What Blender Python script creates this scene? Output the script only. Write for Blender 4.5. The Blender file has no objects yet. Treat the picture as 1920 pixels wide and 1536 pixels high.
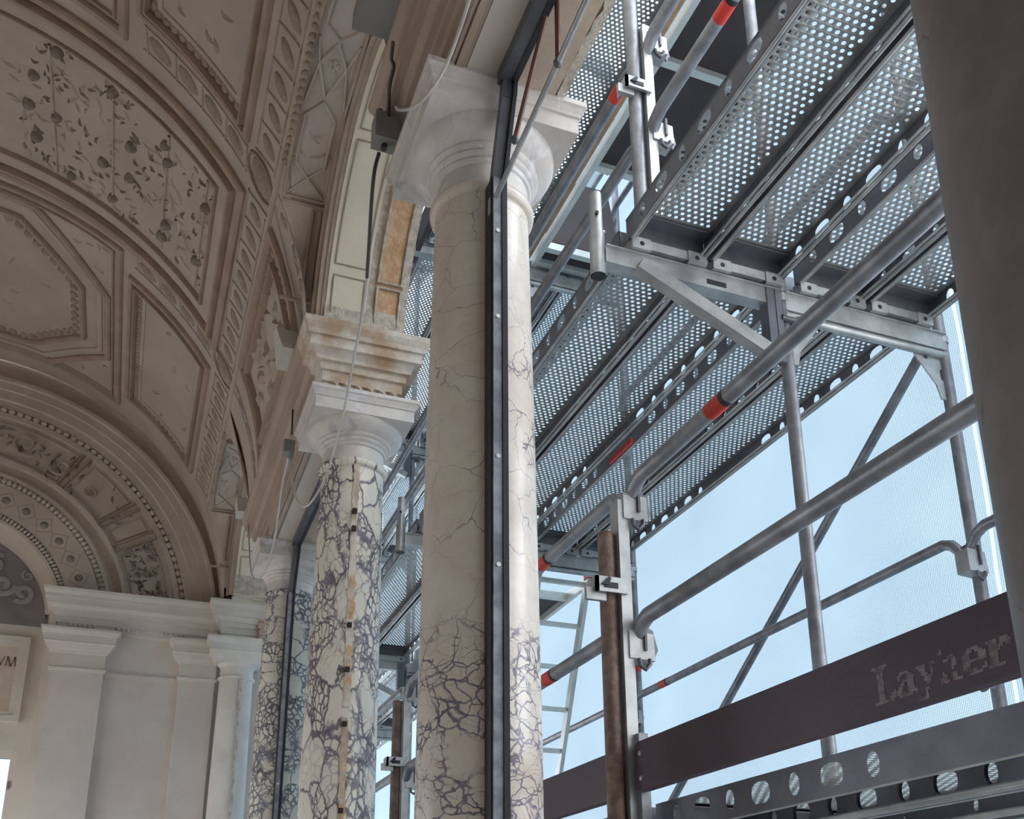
import bpy, math, random
from mathutils import Vector, Matrix
random.seed(7)
H = 1.55                       # eye height above the loggia floor; all z below are given from the eye
F, PX, PY = 1872.48, 960.0, 1170.49
pitch, yaw, roll = 0.319636, 0.36767, -0.0063949
sc = bpy.context.scene
C = sc.collection
# ------------------------------------------------------------------ camera
cp, sp, cy, sy = math.cos(pitch), math.sin(pitch), math.cos(yaw), math.sin(yaw)
fw = Vector((sy*cp, cy*cp, sp)); rt = Vector((cy, -sy, 0)); up = rt.cross(fw)
RT = rt*math.cos(roll) + up*math.sin(roll); UP = up*math.cos(roll) - rt*math.sin(roll)
cam = bpy.data.cameras.new('camera'); co = bpy.data.objects.new('camera', cam); C.objects.link(co)
cam.sensor_fit = 'HORIZONTAL'; cam.sensor_width = 36; cam.lens = F*36/1920
cam.shift_y = (PY-768)/1920; cam.clip_start = 0.05
co.matrix_world = Matrix(((RT.x, UP.x, -fw.x, 0), (RT.y, UP.y, -fw.y, 0), (RT.z, UP.z, -fw.z, H), (0, 0, 0, 1)))
sc.camera = co
# ------------------------------------------------------------------ world and exposure
SKY = 7.3
w = bpy.data.worlds.new('sky'); sc.world = w; w.use_nodes = True
bg = w.node_tree.nodes['Background']; bg.inputs[0].default_value = (0.85, 0.925, 1.0, 1); bg.inputs[1].default_value = SKY
sc.view_settings.view_transform = 'Standard'; sc.view_settings.look = 'None'
sc.view_settings.gamma = 1; sc.view_settings.exposure = 0.0; sc.view_settings.use_curve_mapping = False
try:
    sc.cycles.use_denoising = True; sc.cycles.max_bounces = 10; sc.cycles.diffuse_bounces = 6
    sc.cycles.transparent_max_bounces = 16
except Exception: pass

# ------------------------------------------------------------------ helpers
def ray(x, y): return fw + RT*((x-PX)/F) + UP*((PY-y)/F)
def at(x, y, X=None, Y=None, Z=None):
    d = ray(x, y)
    t = X/d.x if X is not None else Y/d.y if Y is not None else Z/d.z
    return d*t
class MB:
    def __init__(s): s.v = []; s.f = []
    def add(s, vs, fs):
        n = len(s.v); s.v += [tuple(p) for p in vs]; s.f += [tuple(i+n for i in f) for f in fs]; return s
    def box(s, x0, x1, y0, y1, z0, z1):
        return s.add([(x0,y0,z0),(x1,y0,z0),(x1,y1,z0),(x0,y1,z0),(x0,y0,z1),(x1,y0,z1),(x1,y1,z1),(x0,y1,z1)],
                     [(0,3,2,1),(4,5,6,7),(0,1,5,4),(1,2,6,5),(2,3,7,6),(3,0,4,7)])
    def hexa(s, a, b):         # two quads (4 points each) joined
        return s.add(list(a)+list(b), [(0,3,2,1),(4,5,6,7),(0,1,5,4),(1,2,6,5),(2,3,7,6),(3,0,4,7)])
    def bar(s, p, q, w, h, upv=(0,0,1)):
        p, q = Vector(p), Vector(q); d = (q-p).normalized(); u = Vector(upv)
        if abs(d.dot(u)) > .98: u = Vector((1,0,0))
        r = d.cross(u).normalized(); u = r.cross(d)
        c = [(-w/2,-h/2),(w/2,-h/2),(w/2,h/2),(-w/2,h/2)]
        return s.hexa([p+r*a+u*b for a, b in c], [q+r*a+u*b for a, b in c])
    def tube(s, pts, r, n=14, caps=True, inner=None):
        pts = [Vector(p) for p in pts]; m = len(pts); vs = []; fs = []
        d0 = (pts[1]-pts[0]).normalized(); u = Vector((0,0,1)) if abs(d0.z) < .9 else Vector((1,0,0))
        rs = r if isinstance(r, (list, tuple)) else [r]*m
        for i, p in enumerate(pts):
            d = (pts[min(i+1,m-1)]-pts[max(i-1,0)]).normalized()
            a = d.cross(u).normalized(); b = a.cross(d).normalized(); u = b
            for k in range(n):
                t = 2*math.pi*k/n; vs.append(p+(a*math.cos(t)+b*math.sin(t))*rs[i])
        for i in range(m-1):
            for k in range(n):
                k2 = (k+1) % n; fs.append((i*n+k, i*n+k2, (i+1)*n+k2, (i+1)*n+k))
        if caps:
            fs.append(tuple(range(n))[::-1]); fs.append(tuple((m-1)*n+k for k in range(n)))
        return s.add(vs, fs)
    def lathe(s, c, prof, n=48, a0=0, a1=2*math.pi, axis='z'):
        full = abs(a1-a0-2*math.pi) < 1e-6; m = n if full else n+1; vs = []; fs = []
        for r, z in prof:
            for k in range(m):
                t = a0+(a1-a0)*k/n
                vs.append((c[0]+r*math.cos(t), c[1]+r*math.sin(t), c[2]+z))
        for i in range(len(prof)-1):
            for k in range(n):
                k2 = (k+1) % m; fs.append((i*m+k, i*m+k2, (i+1)*m+k2, (i+1)*m+k))
        return s.add(vs, fs)
    def grid(s, fn, nu, nv, flip=False):
        vs = [fn(i/nu, j/nv) for i in range(nu+1) for j in range(nv+1)]; fs = []
        for i in range(nu):
            for j in range(nv):
                a = i*(nv+1)+j; q = (a, a+1, a+nv+2, a+nv+1); fs.append(q[::-1] if flip else q)
        return s.add(vs, fs)
    def prism(s, poly, fn0, fn1):   # polygon in 2d, mapped to two 3d sheets
        n = len(poly); vs = [fn0(*p) for p in poly]+[fn1(*p) for p in poly]
        fs = [tuple(range(n))[::-1], tuple(range(n, 2*n))]+[(i, (i+1) % n, (i+1) % n+n, i+n) for i in range(n)]
        return s.add(vs, fs)
    def ell(s, c, ax, n=10, m=5, half=False):  # ellipsoid, ax = three axis vectors
        c = Vector(c); A = [Vector(a) for a in ax]; vs = []; fs = []
        for i in range(m+1):
            ph = math.pi*(i/m)*(0.5 if half else 1)
            for k in range(n):
                t = 2*math.pi*k/n
                vs.append(c+A[0]*math.sin(ph)*math.cos(t)+A[1]*math.sin(ph)*math.sin(t)+A[2]*math.cos(ph))
        for i in range(m):
            for k in range(n):
                k2 = (k+1) % n; fs.append((i*n+k, (i+1)*n+k, (i+1)*n+k2, i*n+k2))
        return s.add(vs, fs)
    def sweep(s, fn, path, prof, closed=False, sub=0.12):
        # sweep a profile (offset to the left, height) along a path on the surface fn(u, v, h), mitred at corners
        P = [Vector(p) for p in path]; n = len(P); pts = []; nr = []
        segs = n if closed else n-1
        def nrm(a, b):
            d = (b-a).normalized(); return Vector((-d.y, d.x))
        for i in range(n):
            if closed or 0 < i < n-1:
                n0 = nrm(P[i-1], P[i]); n1 = nrm(P[i], P[(i+1) % n])
                mm = (n0+n1); mm = mm/max(mm.length_squared/2, .3)
            else: mm = nrm(P[0], P[1]) if i == 0 else nrm(P[-2], P[-1])
            nr.append(mm)
        rows = []
        for i in range(segs):
            j = (i+1) % n; k = max(1, int((P[j]-P[i]).length/sub))
            for q in range(k+(0 if closed or i < segs-1 else 1)):
                t = q/k; rows.append((P[i].lerp(P[j], t), nr[i].lerp(nr[j], t)))
        m = len(prof); vs = []; fs = []
        for p, nn in rows:
            for o, h in prof:
                q = p+nn*o; vs.append(fn(q.x, q.y, h))
        R_ = len(rows)
        for i in range(R_ if closed else R_-1):
            for k in range(m-1):
                a = i*m+k; b = ((i+1) % R_)*m+k; fs.append((a, a+1, b+1, b))
        return s.add(vs, fs)
def mesh(name, mb, mat, smooth=None, origin=(0,0,0)):
    me = bpy.data.meshes.new(name); ox, oy, oz = origin
    me.from_pydata([(x-ox, y-oy, z+H-oz) for x, y, z in mb.v], [], mb.f)
    me.materials.append(mat)
    if smooth is not None:
        me.shade_smooth(); me.set_sharp_from_angle(angle=math.radians(smooth))
    me.validate(); me.update()
    return me
ORG = {}
def tag(o, label=None, cat=None, group=None, kind=None):
    if label: o['label'] = label
    if cat: o['category'] = cat
    if group: o['group'] = group
    if kind: o['kind'] = kind
    return o
def obj(name, mb, mat, parent=None, label=None, cat=None, group=None, kind=None, smooth=None):
    if parent is not None: org = ORG[parent.name]
    else:
        xs = [p[0] for p in mb.v]; ys = [p[1] for p in mb.v]
        org = ((min(xs)+max(xs))/2, (min(ys)+max(ys))/2, min(p[2] for p in mb.v)+H)
    o = bpy.data.objects.new(name, mesh(name, mb, mat, smooth, org)); C.objects.link(o)
    if parent is not None: o.parent = parent
    else: o.location = org
    ORG[o.name] = org
    return tag(o, label, cat, group, kind)
def thing(name, loc, label=None, cat=None, group=None, kind=None):
    o = bpy.data.objects.new(name, None); C.objects.link(o); o.empty_display_size = .1
    o.location = (loc[0], loc[1], loc[2]+H); ORG[o.name] = tuple(o.location)
    return tag(o, label, cat, group, kind)
def dup(root, off, label=None, group=None):
    def cpy(o, par):
        c = o.copy(); C.objects.link(c); c.parent = par
        for ch in list(o.children): cpy(ch, c)
        return c
    r = cpy(root, None); r.location = Vector(root.location)+Vector(off); ORG[r.name] = tuple(r.location)
    if label: r['label'] = label
    if group: r['group'] = group
    return r

# ------------------------------------------------------------------ materials
def nmat(name):
    m = bpy.data.materials.new(name); m.use_nodes = True; nt = m.node_tree
    return m, nt, nt.nodes['Principled BSDF']
def N(nt, t, **k):
    n = nt.nodes.new(t)
    for a, b in k.items():
        if a.startswith('i_'):
            key = a[2:]; n.inputs[int(key) if key.isdigit() else key.replace('_', ' ')].default_value = b
        else: setattr(n, a, b)
    return n
def mix(nt, fac, a, b):
    m = nt.nodes.new('ShaderNodeMix'); m.data_type = 'RGBA'
    for i, v in ((0, fac), (6, a), (7, b)):
        if isinstance(v, (tuple, float, int)): m.inputs[i].default_value = v if not isinstance(v, tuple) else (*v[:3], 1)
        else: nt.links.new(v, m.inputs[i])
    return m.outputs[2]
def ramp(nt, src, p0, p1, inv=False):
    r = nt.nodes.new('ShaderNodeMapRange'); nt.links.new(src, r.inputs[0]); r.interpolation_type = 'SMOOTHSTEP'
    r.inputs[1].default_value = p0; r.inputs[2].default_value = p1
    r.inputs[3].default_value, r.inputs[4].default_value = (1, 0) if inv else (0, 1)
    return r.outputs[0]
def math_(nt, op, a, b):
    m = nt.nodes.new('ShaderNodeMath'); m.operation = op
    for i, v in ((0, a), (1, b)):
        if isinstance(v, (int, float)): m.inputs[i].default_value = v
        else: nt.links.new(v, m.inputs[i])
    return m.outputs[0]
def gcoord(nt):
    return N(nt, 'ShaderNodeNewGeometry').outputs['Position']
def simple(name, c, c2=None, rough=.7, metal=0, scale=6., bump=.0, bscale=60., detail=5.):
    m, nt, b = nmat(name); pos = gcoord(nt)
    b.inputs['Roughness'].default_value = rough; b.inputs['Metallic'].default_value = metal
    n = N(nt, 'ShaderNodeTexNoise', i_Scale=scale, i_Detail=detail, i_Roughness=.6); nt.links.new(pos, n.inputs['Vector'])
    nt.links.new(mix(nt, ramp(nt, n.outputs[0], .35, .65), c, c2 or tuple(x*.8 for x in c)), b.inputs['Base Color'])
    if bump:
        n2 = N(nt, 'ShaderNodeTexNoise', i_Scale=bscale, i_Detail=4.); nt.links.new(pos, n2.inputs['Vector'])
        bp = N(nt, 'ShaderNodeBump', i_Strength=bump, i_Distance=.01); nt.links.new(n2.outputs[0], bp.inputs['Height'])
        nt.links.new(bp.outputs[0], b.inputs['Normal'])
    return m
def marble(name, base, base2, vein, big=6., small=20., elong=(1,1,1), rot=(0,0,0), zmask=None, amount=.5, rough=.28, thin=.02, fine=.35, seed=0., wamp=2.6, vsw=(.03,.16)):
    m, nt, b = nmat(name); b.inputs['Roughness'].default_value = rough
    pos = gcoord(nt)
    mp = N(nt, 'ShaderNodeMapping'); mp.inputs['Location'].default_value = (seed, seed*.7, 0)
    mp.inputs['Rotation'].default_value = rot; mp.inputs['Scale'].default_value = elong; nt.links.new(pos, mp.inputs[0])
    nz = N(nt, 'ShaderNodeTexNoise', i_Scale=5., i_Detail=4., i_Roughness=.6); nt.links.new(mp.outputs[0], nz.inputs[0])
    va = N(nt, 'ShaderNodeVectorMath', operation='MULTIPLY_ADD'); va.inputs[1].default_value = (.13, .13, .13)
    nt.links.new(nz.outputs[1], va.inputs[0]); nt.links.new(mp.outputs[0], va.inputs[2]); wv = va.outputs[0]
    def vor(sc_, feat, rnd=1.):
        v = N(nt, 'ShaderNodeTexVoronoi', feature=feat, i_Scale=sc_, i_Randomness=rnd); nt.links.new(wv, v.inputs['Vector']); return v
    n4 = N(nt, 'ShaderNodeTexNoise', i_Scale=7., i_Detail=3.); nt.links.new(mp.outputs[0], n4.inputs[0])
    wvar = math_(nt, 'ADD', .45, math_(nt, 'MULTIPLY', math_(nt, 'POWER', n4.outputs[0], 2.), wamp))
    eb = math_(nt, 'DIVIDE', vor(big, 'DISTANCE_TO_EDGE').outputs['Distance'], wvar); es = math_(nt, 'DIVIDE', vor(small, 'DISTANCE_TO_EDGE').outputs['Distance'], wvar)
    em = math_(nt, 'DIVIDE', vor(big*1.9, 'DISTANCE_TO_EDGE').outputs['Distance'], wvar); eh = math_(nt, 'DIVIDE', vor(big*.62, 'DISTANCE_TO_EDGE').outputs['Distance'], wvar)
    cb = vor(big, 'F1').outputs['Color']
    n2 = N(nt, 'ShaderNodeTexNoise', i_Scale=3.2, i_Detail=2.); nt.links.new(wv, n2.inputs[0])
    n3 = N(nt, 'ShaderNodeTexNoise', i_Scale=9., i_Detail=6., i_Roughness=.7); nt.links.new(pos, n3.inputs[0])
    n5 = N(nt, 'ShaderNodeTexNoise', i_Scale=2.6, i_Detail=3.); nt.links.new(mp.outputs[0], n5.inputs[0])
    col = mix(nt, ramp(nt, n3.outputs[0], .3, .7), base, base2)
    col = mix(nt, math_(nt, 'MULTIPLY', ramp(nt, n5.outputs[0], .45, .7), .35), col, tuple(x*y for x, y in zip(base2, (.86,.80,.74))))
    sp_ = N(nt, 'ShaderNodeSeparateColor'); nt.links.new(cb, sp_.inputs[0])
    zone = ramp(nt, eb, .03, .22, True)
    cellsel = ramp(nt, sp_.outputs[0], amount, amount+.05, True)          # some large cells are broken throughout
    patch = ramp(nt, n2.outputs[0], .45, .53)
    rub = math_(nt, 'MAXIMUM', math_(nt, 'MULTIPLY', zone, patch), cellsel)
    vs = ramp(nt, es, vsw[0], vsw[1], True); vb = ramp(nt, eb, thin*.2, thin*1.4, True); vm = ramp(nt, em, thin*.1, thin*.8, True)
    allv = math_(nt, 'MAXIMUM', math_(nt, 'MULTIPLY', rub, vs), math_(nt, 'MAXIMUM', vb, math_(nt, 'MULTIPLY', vm, math_(nt, 'MULTIPLY', patch, .8))))
    hair = math_(nt, 'MULTIPLY', math_(nt, 'MAXIMUM', ramp(nt, eh, .0, .012, True), math_(nt, 'MULTIPLY', ramp(nt, em, .0, .010, True), .6)), math_(nt, 'MULTIPLY', ramp(nt, n5.outputs[0], .30, .6), fine))
    if zmask:
        sx = N(nt, 'ShaderNodeSeparateXYZ'); nt.links.new(pos, sx.inputs[0])
        zz = math_(nt, 'ADD', sx.outputs[2], math_(nt, 'MULTIPLY', n2.outputs[0], .25))
        zm = ramp(nt, zz, zmask[0], zmask[1], True)
        band = math_(nt, 'MULTIPLY', ramp(nt, n2.outputs[0], .585, .62), ramp(nt, sx.outputs[2], 1.6+H, 1.9+H, True))
        allv = math_(nt, 'MULTIPLY', allv, math_(nt, 'MAXIMUM', zm, math_(nt, 'MULTIPLY', band, .9)))
    tot = math_(nt, 'MAXIMUM', allv, hair)
    veinc = mix(nt, ramp(nt, n3.outputs[0], .35, .65), vein, tuple(min(1, x*1.9) for x in vein))
    nt.links.new(mix(nt, tot, col, veinc), b.inputs['Base Color'])
    return m
M = {}
M['vault'] = simple('stucco_vault', (.53,.45,.395), (.46,.39,.34), .9, 0, 2.5, .25, 70.)
M['trim'] = simple('stucco_mouldings', (.44,.34,.275), (.37,.285,.225), .9, 0, 5., .25, 90.)
M['relief'] = simple('stucco_relief', (.52,.44,.385), (.44,.365,.31), .9, 0, 8., .2, 90.)
M['oval'] = simple('stucco_medallion', (.31,.255,.21), (.40,.335,.285), .9, 0, 40., .4, 120.)
M['rosette'] = simple('dark_rosette_leaf_shade', (.25,.21,.18), (.33,.28,.24), .8, 0, 30., .3, 120.)  # dark tone; on the vault leaves it paints the undercut shadow
M['wall'] = simple('wall_plaster', (.72,.66,.60), (.64,.58,.52), .9, 0, 1.8, .12, 50.)
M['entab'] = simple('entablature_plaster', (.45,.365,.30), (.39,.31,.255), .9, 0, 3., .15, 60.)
M['soffit'] = simple('soffit_plaster', (.60,.55,.50), (.54,.49,.44), .9, 0, 2., .12, 60.)
M['soffit_out'] = simple('outer_soffit_plaster', (.62,.50,.40), (.52,.42,.34), .9, 0, 6., .2, 60.)
M['cream'] = simple('cream_paint', (.80,.74,.60), (.74,.68,.55), .8, 0, 4., .15, 70.)
M['raw'] = simple('raw_broken_plaster', (.68,.62,.54), (.47,.41,.345), .95, 0, 26., .7, 90.)
M['orange'] = simple('bare_ochre_render', (.60,.36,.20), (.72,.52,.34), .95, 0, 22., .6, 60., 8.)
M['stain'] = simple('weathered_limestone', (.74,.70,.64), (.48,.34,.22), .85, 0, 5., .3, 50., 7.)
M['limestone'] = simple('white_limestone', (.74,.71,.67), (.66,.62,.58), .8, 0, 5., .2, 50.)
M['capital'] = marble('capital_marble', (.72,.68,.65), (.60,.56,.54), (.42,.40,.41), 3., 9., (1,1,1), (.3,.4,.2), None, .0, .4, .004, .18)
M['marble_a'] = marble('violet_breccia_pale_top', (.74,.69,.62), (.66,.58,.52), (.115,.10,.135), 9., 21., (1,1,1.15), (.2,.1,0), (.93+H, 1.03+H), .40, .25, .022, .8, 1.3, 1.6, (.02,.10))
M['marble_b'] = marble('violet_breccia_large_clasts', (.78,.72,.60), (.72,.68,.62), (.115,.10,.125), 6., 24., (1.4,1.4,.8), (.5,.35,0), None, .36, .25, .035, .4, 4.1, 2.2, (.03,.15))
M['marble_c'] = marble('violet_breccia_dense', (.70,.66,.56), (.58,.56,.50), (.09,.09,.11), 8., 24., (1,1,1), (.2,.5,0), None, .56, .25, .025, .3, 2.2)
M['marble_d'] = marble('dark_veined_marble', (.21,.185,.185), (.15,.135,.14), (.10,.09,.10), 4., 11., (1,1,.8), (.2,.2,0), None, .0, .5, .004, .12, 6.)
M['steel'] = simple('galvanised_steel', (.48,.49,.49), (.34,.355,.365), .42, .65, 9., .05, 120.)
M['sheet'] = simple('galvanised_sheet', (.46,.475,.48), (.38,.395,.405), .45, .5, 14., .05, 150.)
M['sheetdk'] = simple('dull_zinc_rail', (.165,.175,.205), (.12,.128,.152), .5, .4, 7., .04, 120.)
M['steelw'] = simple('worn_zinc_tube', (.285,.295,.325), (.18,.187,.21), .45, .5, 12., .08, 90.)
M['rust'] = simple('rusted_brown_tube', (.13,.085,.07), (.22,.15,.12), .75, .2, 26., .3, 110.)
M['bar'] = simple('blackened_steel_bar', (.075,.08,.095), (.12,.125,.14), .42, .3, 7., .08, 70.)
M['barworn'] = simple('scratched_steel_bar', (.30,.32,.36), (.16,.17,.20), .45, .4, 14., .15, 60.)
M['black'] = simple('black_gasket', (.012,.012,.018), (.02,.02,.026), .6)
M['red'] = simple('red_marking_tape', (.62,.035,.02), (.50,.03,.02), .5)
M['maroon'] = simple('maroon_toe_board', (.055,.028,.045), (.042,.025,.042), .5, 0, 5., .08, 60.)
M['letter'] = simple('worn_white_print', (.27,.22,.24), (.13,.09,.105), .8, 0, 60.)
M['ply'] = simple('phenolic_plywood', (.042,.031,.033), (.052,.038,.039), .65, 0, 4.)
M['alu'] = simple('aluminium_profile', (.70,.72,.70), (.60,.62,.60), .4, .5, 6.)
M['wood'] = simple('pine_edge_board', (.50,.33,.20), (.40,.25,.15), .8, 0, 9.)
M['grey'] = simple('grey_plastic', (.30,.30,.29), (.26,.26,.25), .6)
M['white'] = simple('white_plastic', (.62,.60,.57), (.56,.54,.51), .6)
M['cable'] = simple('pale_cable_sheath', (.62,.60,.57), (.52,.50,.48), .5)
M['cabled'] = simple('dark_cable_sheath', (.055,.05,.048), (.08,.07,.065), .5)
M['rod'] = simple('oxide_red_rod', (.10,.03,.022), (.14,.05,.04), .5)
M['stone'] = simple('inscribed_beige_stone', (.66,.55,.45), (.58,.47,.38), .7, 0, 5.)
M['ink'] = simple('incised_letter_brown', (.20,.14,.10), (.24,.18,.13), .8)
M['lunette'] = simple('lunette_stucco', (.62,.53,.465), (.54,.46,.40), .9, 0, 2.5, .25, 70.)
M['tymp'] = simple('grey_painted_tympanum', (.20,.18,.18), (.25,.22,.22), .9, 0, 5.)
M['scroll'] = simple('pale_painted_scroll', (.36,.33,.32), (.31,.28,.275), .9, 0, 9.)
M['floor'] = simple('floor_stone', (.64,.58,.52), (.56,.505,.455), .6, 0, 2.)
M['ground'] = simple('pale_gravel', (.50,.47,.42), (.42,.39,.35), .9, 0, 3.)
M['brick'] = simple('exposed_brick', (.62,.42,.31), (.52,.36,.27), .9, 0, 14., .4, 60.)
M['hole'] = simple('dark_cavity', (.03,.022,.018), (.05,.035,.03), .95)
g_, nt, b = nmat('window_glass'); b.inputs['Roughness'].default_value = .05; b.inputs['Transmission Weight'].default_value = 1.; b.inputs['Base Color'].default_value = (.17,.19,.20,1); M['glass'] = g_
# debris netting: woven translucent strands with see-through gaps
n_, nt, b = nmat('debris_netting'); pos = gcoord(nt)
def stripes(axis, scale):
    wv = N(nt, 'ShaderNodeTexWave', wave_type='BANDS', bands_direction=axis, i_Scale=scale, i_Distortion=.6, i_Detail=1.); nt.links.new(pos, wv.inputs[0]); return wv.outputs[1]
strand = math_(nt, 'MAXIMUM', ramp(nt, stripes('Y', 34.), .35, .75), math_(nt, 'MULTIPLY', ramp(nt, stripes('Z', 30.), .5, .9), .5))
nn = N(nt, 'ShaderNodeTexNoise', i_Scale=1.4, i_Detail=3.); nt.links.new(pos, nn.inputs[0])
sxy = N(nt, 'ShaderNodeSeparateXYZ'); nt.links.new(pos, sxy.inputs[0])
seam = math_(nt, 'MULTIPLY', ramp(nt, stripes('Y', 2.6), .90, .985), ramp(nt, sxy.outputs[1], 2.78, 2.90, True))
dens = math_(nt, 'ADD', math_(nt, 'MULTIPLY', math_(nt, 'SUBTRACT', math_(nt, 'MULTIPLY', strand, .8), math_(nt, 'MULTIPLY', seam, .9)), .10), math_(nt, 'ADD', .866, math_(nt, 'MULTIPLY', nn.outputs[0], .04)))
tr = N(nt, 'ShaderNodeBsdfTransparent'); tr.inputs[0].default_value = (.80,.93,1,1)
tl = N(nt, 'ShaderNodeBsdfTranslucent'); tl.inputs[0].default_value = (.056,.083,.103,1)
df = N(nt, 'ShaderNodeBsdfDiffuse'); df.inputs[0].default_value = (.30,.36,.40,1)
ms = N(nt, 'ShaderNodeMixShader', i_0=.30); nt.links.new(tl.outputs[0], ms.inputs[1]); nt.links.new(df.outputs[0], ms.inputs[2])
mm = N(nt, 'ShaderNodeMixShader'); nt.links.new(dens, mm.inputs[0]); nt.links.new(tr.outputs[0], mm.inputs[1]); nt.links.new(ms.outputs[0], mm.inputs[2])
nt.links.new(mm.outputs[0], nt.nodes['Material Output'].inputs[0]); M['net'] = n_
t_, nt, b = nmat('sky_dimming_sheet'); pos = gcoord(nt); tl = N(nt, 'ShaderNodeBsdfTranslucent'); tl.inputs[0].default_value = (.28,.31,.33,1)  # sheet added to dim open sky behind the deck holes
df = N(nt, 'ShaderNodeBsdfDiffuse'); df.inputs[0].default_value = (.6,.62,.63,1); ms = N(nt, 'ShaderNodeMixShader', i_0=.4)
nt.links.new(tl.outputs[0], ms.inputs[1]); nt.links.new(df.outputs[0], ms.inputs[2]); nt.links.new(ms.outputs[0], nt.nodes['Material Output'].inputs[0]); M['dim_sheet'] = t_
# ================================================================== SETTING
cx, cz, R = -1.683, 2.795, 2.275           # barrel vault
ZE0, ZE1 = 2.60, 2.93                      # entablature
XC = .8775; YW, YB = 8.8, -1.75
AC = (-.42, 3.56, 7.50)                    # arch centres
def D(t): return math.radians(t)*R
def V(u, v, h=0):
    t = v/R; return (cx+(R-h)*math.cos(t), u, cz+(R-h)*math.sin(t))
def VD(y, th, h=0): return V(y, D(th), h)
def sup(ph):                                # groin curve of a lunette (half width, height)
    c, s = math.cos(ph), math.sin(ph)
    return .88*math.copysign(abs(c)**.8, c), 3.0+.75*abs(s)**.8
def wz(z):
    if z <= 3.0: return .88
    s = min(1, ((z-3.0)/.75)**1.25); return .88*(max(0, 1-s*s)**.5)**.8
def zth(th): return cz+R*math.sin(math.radians(th))
def thz(z): return math.degrees(math.asin((z-cz)/R))
TH0, TH1 = 3.4, thz(3.75)
# ---- ground, floor, walls
m = MB(); m.box(-12, 14, -12, 22, -2.2, -1.75); obj('ground', m, M['ground'], kind='structure', label='pale gravel ground outside the loggia')
m = MB(); m.box(-4.2, 1.2, YB, 9.3, -1.74, -1.55); floor = obj('floor', m, M['floor'], kind='structure', label='stone floor of the loggia')
# ---- the vault
m = MB()
m.grid(lambda a, b_: VD(YB+(YW-YB)*a, TH1+(176.6-TH1)*b_), 50, 64)
edges = [YB]+[e for c_ in AC for e in (c_, c_)]+[YW]
for k in range(0, len(edges), 2):
    lo, hi = edges[k], edges[k+1]
    def fn(a, b_, lo=lo, hi=hi, k=k):
        th = TH0+(TH1-TH0)*b_; w_ = wz(zth(th)); l = lo if k == 0 else lo+w_; h_ = hi if k == len(edges)-2 else hi-w_
        return VD(l+(h_-l)*a, th)
    m.grid(fn, 8, 14)
for c_ in AC:
    def fn(a, b_, c_=c_):
        y, z = sup(math.pi*a); th = thz(min(3.75, z)); return VD(c_+y, th+(TH1-th)*b_)
    m.grid(fn, 40, 1)
ceil = obj('ceiling', m, M['vault'], kind='structure', label='stuccoed barrel vault with moulded bands, panels and medallions', smooth=35)
FR = [(-.5,0),(-.5,.6),(-.3,1),(.3,1),(.5,.6),(.5,0)]
def prof(w_, h): return [(o*w_, q*h) for o, q in FR]
def rectp(y0, y1, t0, t1): return [(y0, D(t0)), (y1, D(t0)), (y1, D(t1)), (y0, D(t1))]
def frame(y0, y1, t0, t1, w_, h, mat='trim', name='moulding', inset=0):
    i = inset; di = math.degrees(i/R)
    mb = MB().sweep(V, rectp(y0+i, y1-i, t0+di, t1-di), prof(w_, h), True, .1)
    return obj(name, mb, M[mat], ceil, smooth=40)
def beadrow(fn, pts, step, r, name='bead_row', mat='trim', parent=None, hh=.0):
    mb = MB(); P = [Vector(p) for p in pts]
    for a, b_ in zip(P, P[1:]):
        k = max(1, int((b_-a).length/step)); d = (b_-a)/k; tn = d.normalized(); nn_ = Vector((-tn.y, tn.x))
        for q in range(k):
            c = a+d*(q+.5); o = Vector(fn(c.x, c.y, hh))
            ax = [Vector(fn(*(c+tn*r*1.0), hh))-o, Vector(fn(*(c+nn_*r), hh))-o, (Vector(fn(c.x, c.y, hh+r*.9))-o)]
            mb.ell(o, ax, 6, 3, True)
    return obj(name, mb, M[mat], parent or ceil, kind='stuff', smooth=60)
def oval(fn, u, v, a, b_, h, name, mat, parent, rot=0):
    o = Vector(fn(u, v, 0)); c, s = math.cos(rot), math.sin(rot); e = .01
    U = (Vector(fn(u+e, v, 0))-o)/e; W_ = (Vector(fn(u, v+e, 0))-o)/e; Nn = (Vector(fn(u, v, e))-o)/e
    return MB().ell(o, [(U*c+W_*s)*a, (W_*c-U*s)*b_, Nn*h], 12, 4, True)
def med(fn, u, v, a, b_, h, name='medallion', mat='oval', parent=None, rot=0):
    p = parent or ceil
    o = obj(name, oval(fn, u, v, a, b_, h, name, mat, p, rot), M[mat], p, smooth=60); return o
def lines(fn, paths, w_, h, name, mat, parent, closed=False, kind=None):
    mb = MB()
    for p in paths: mb.sweep(fn, p, prof(w_, h), closed, .1)
    return obj(name, mb, M[mat], parent, smooth=40, kind=kind)
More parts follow.
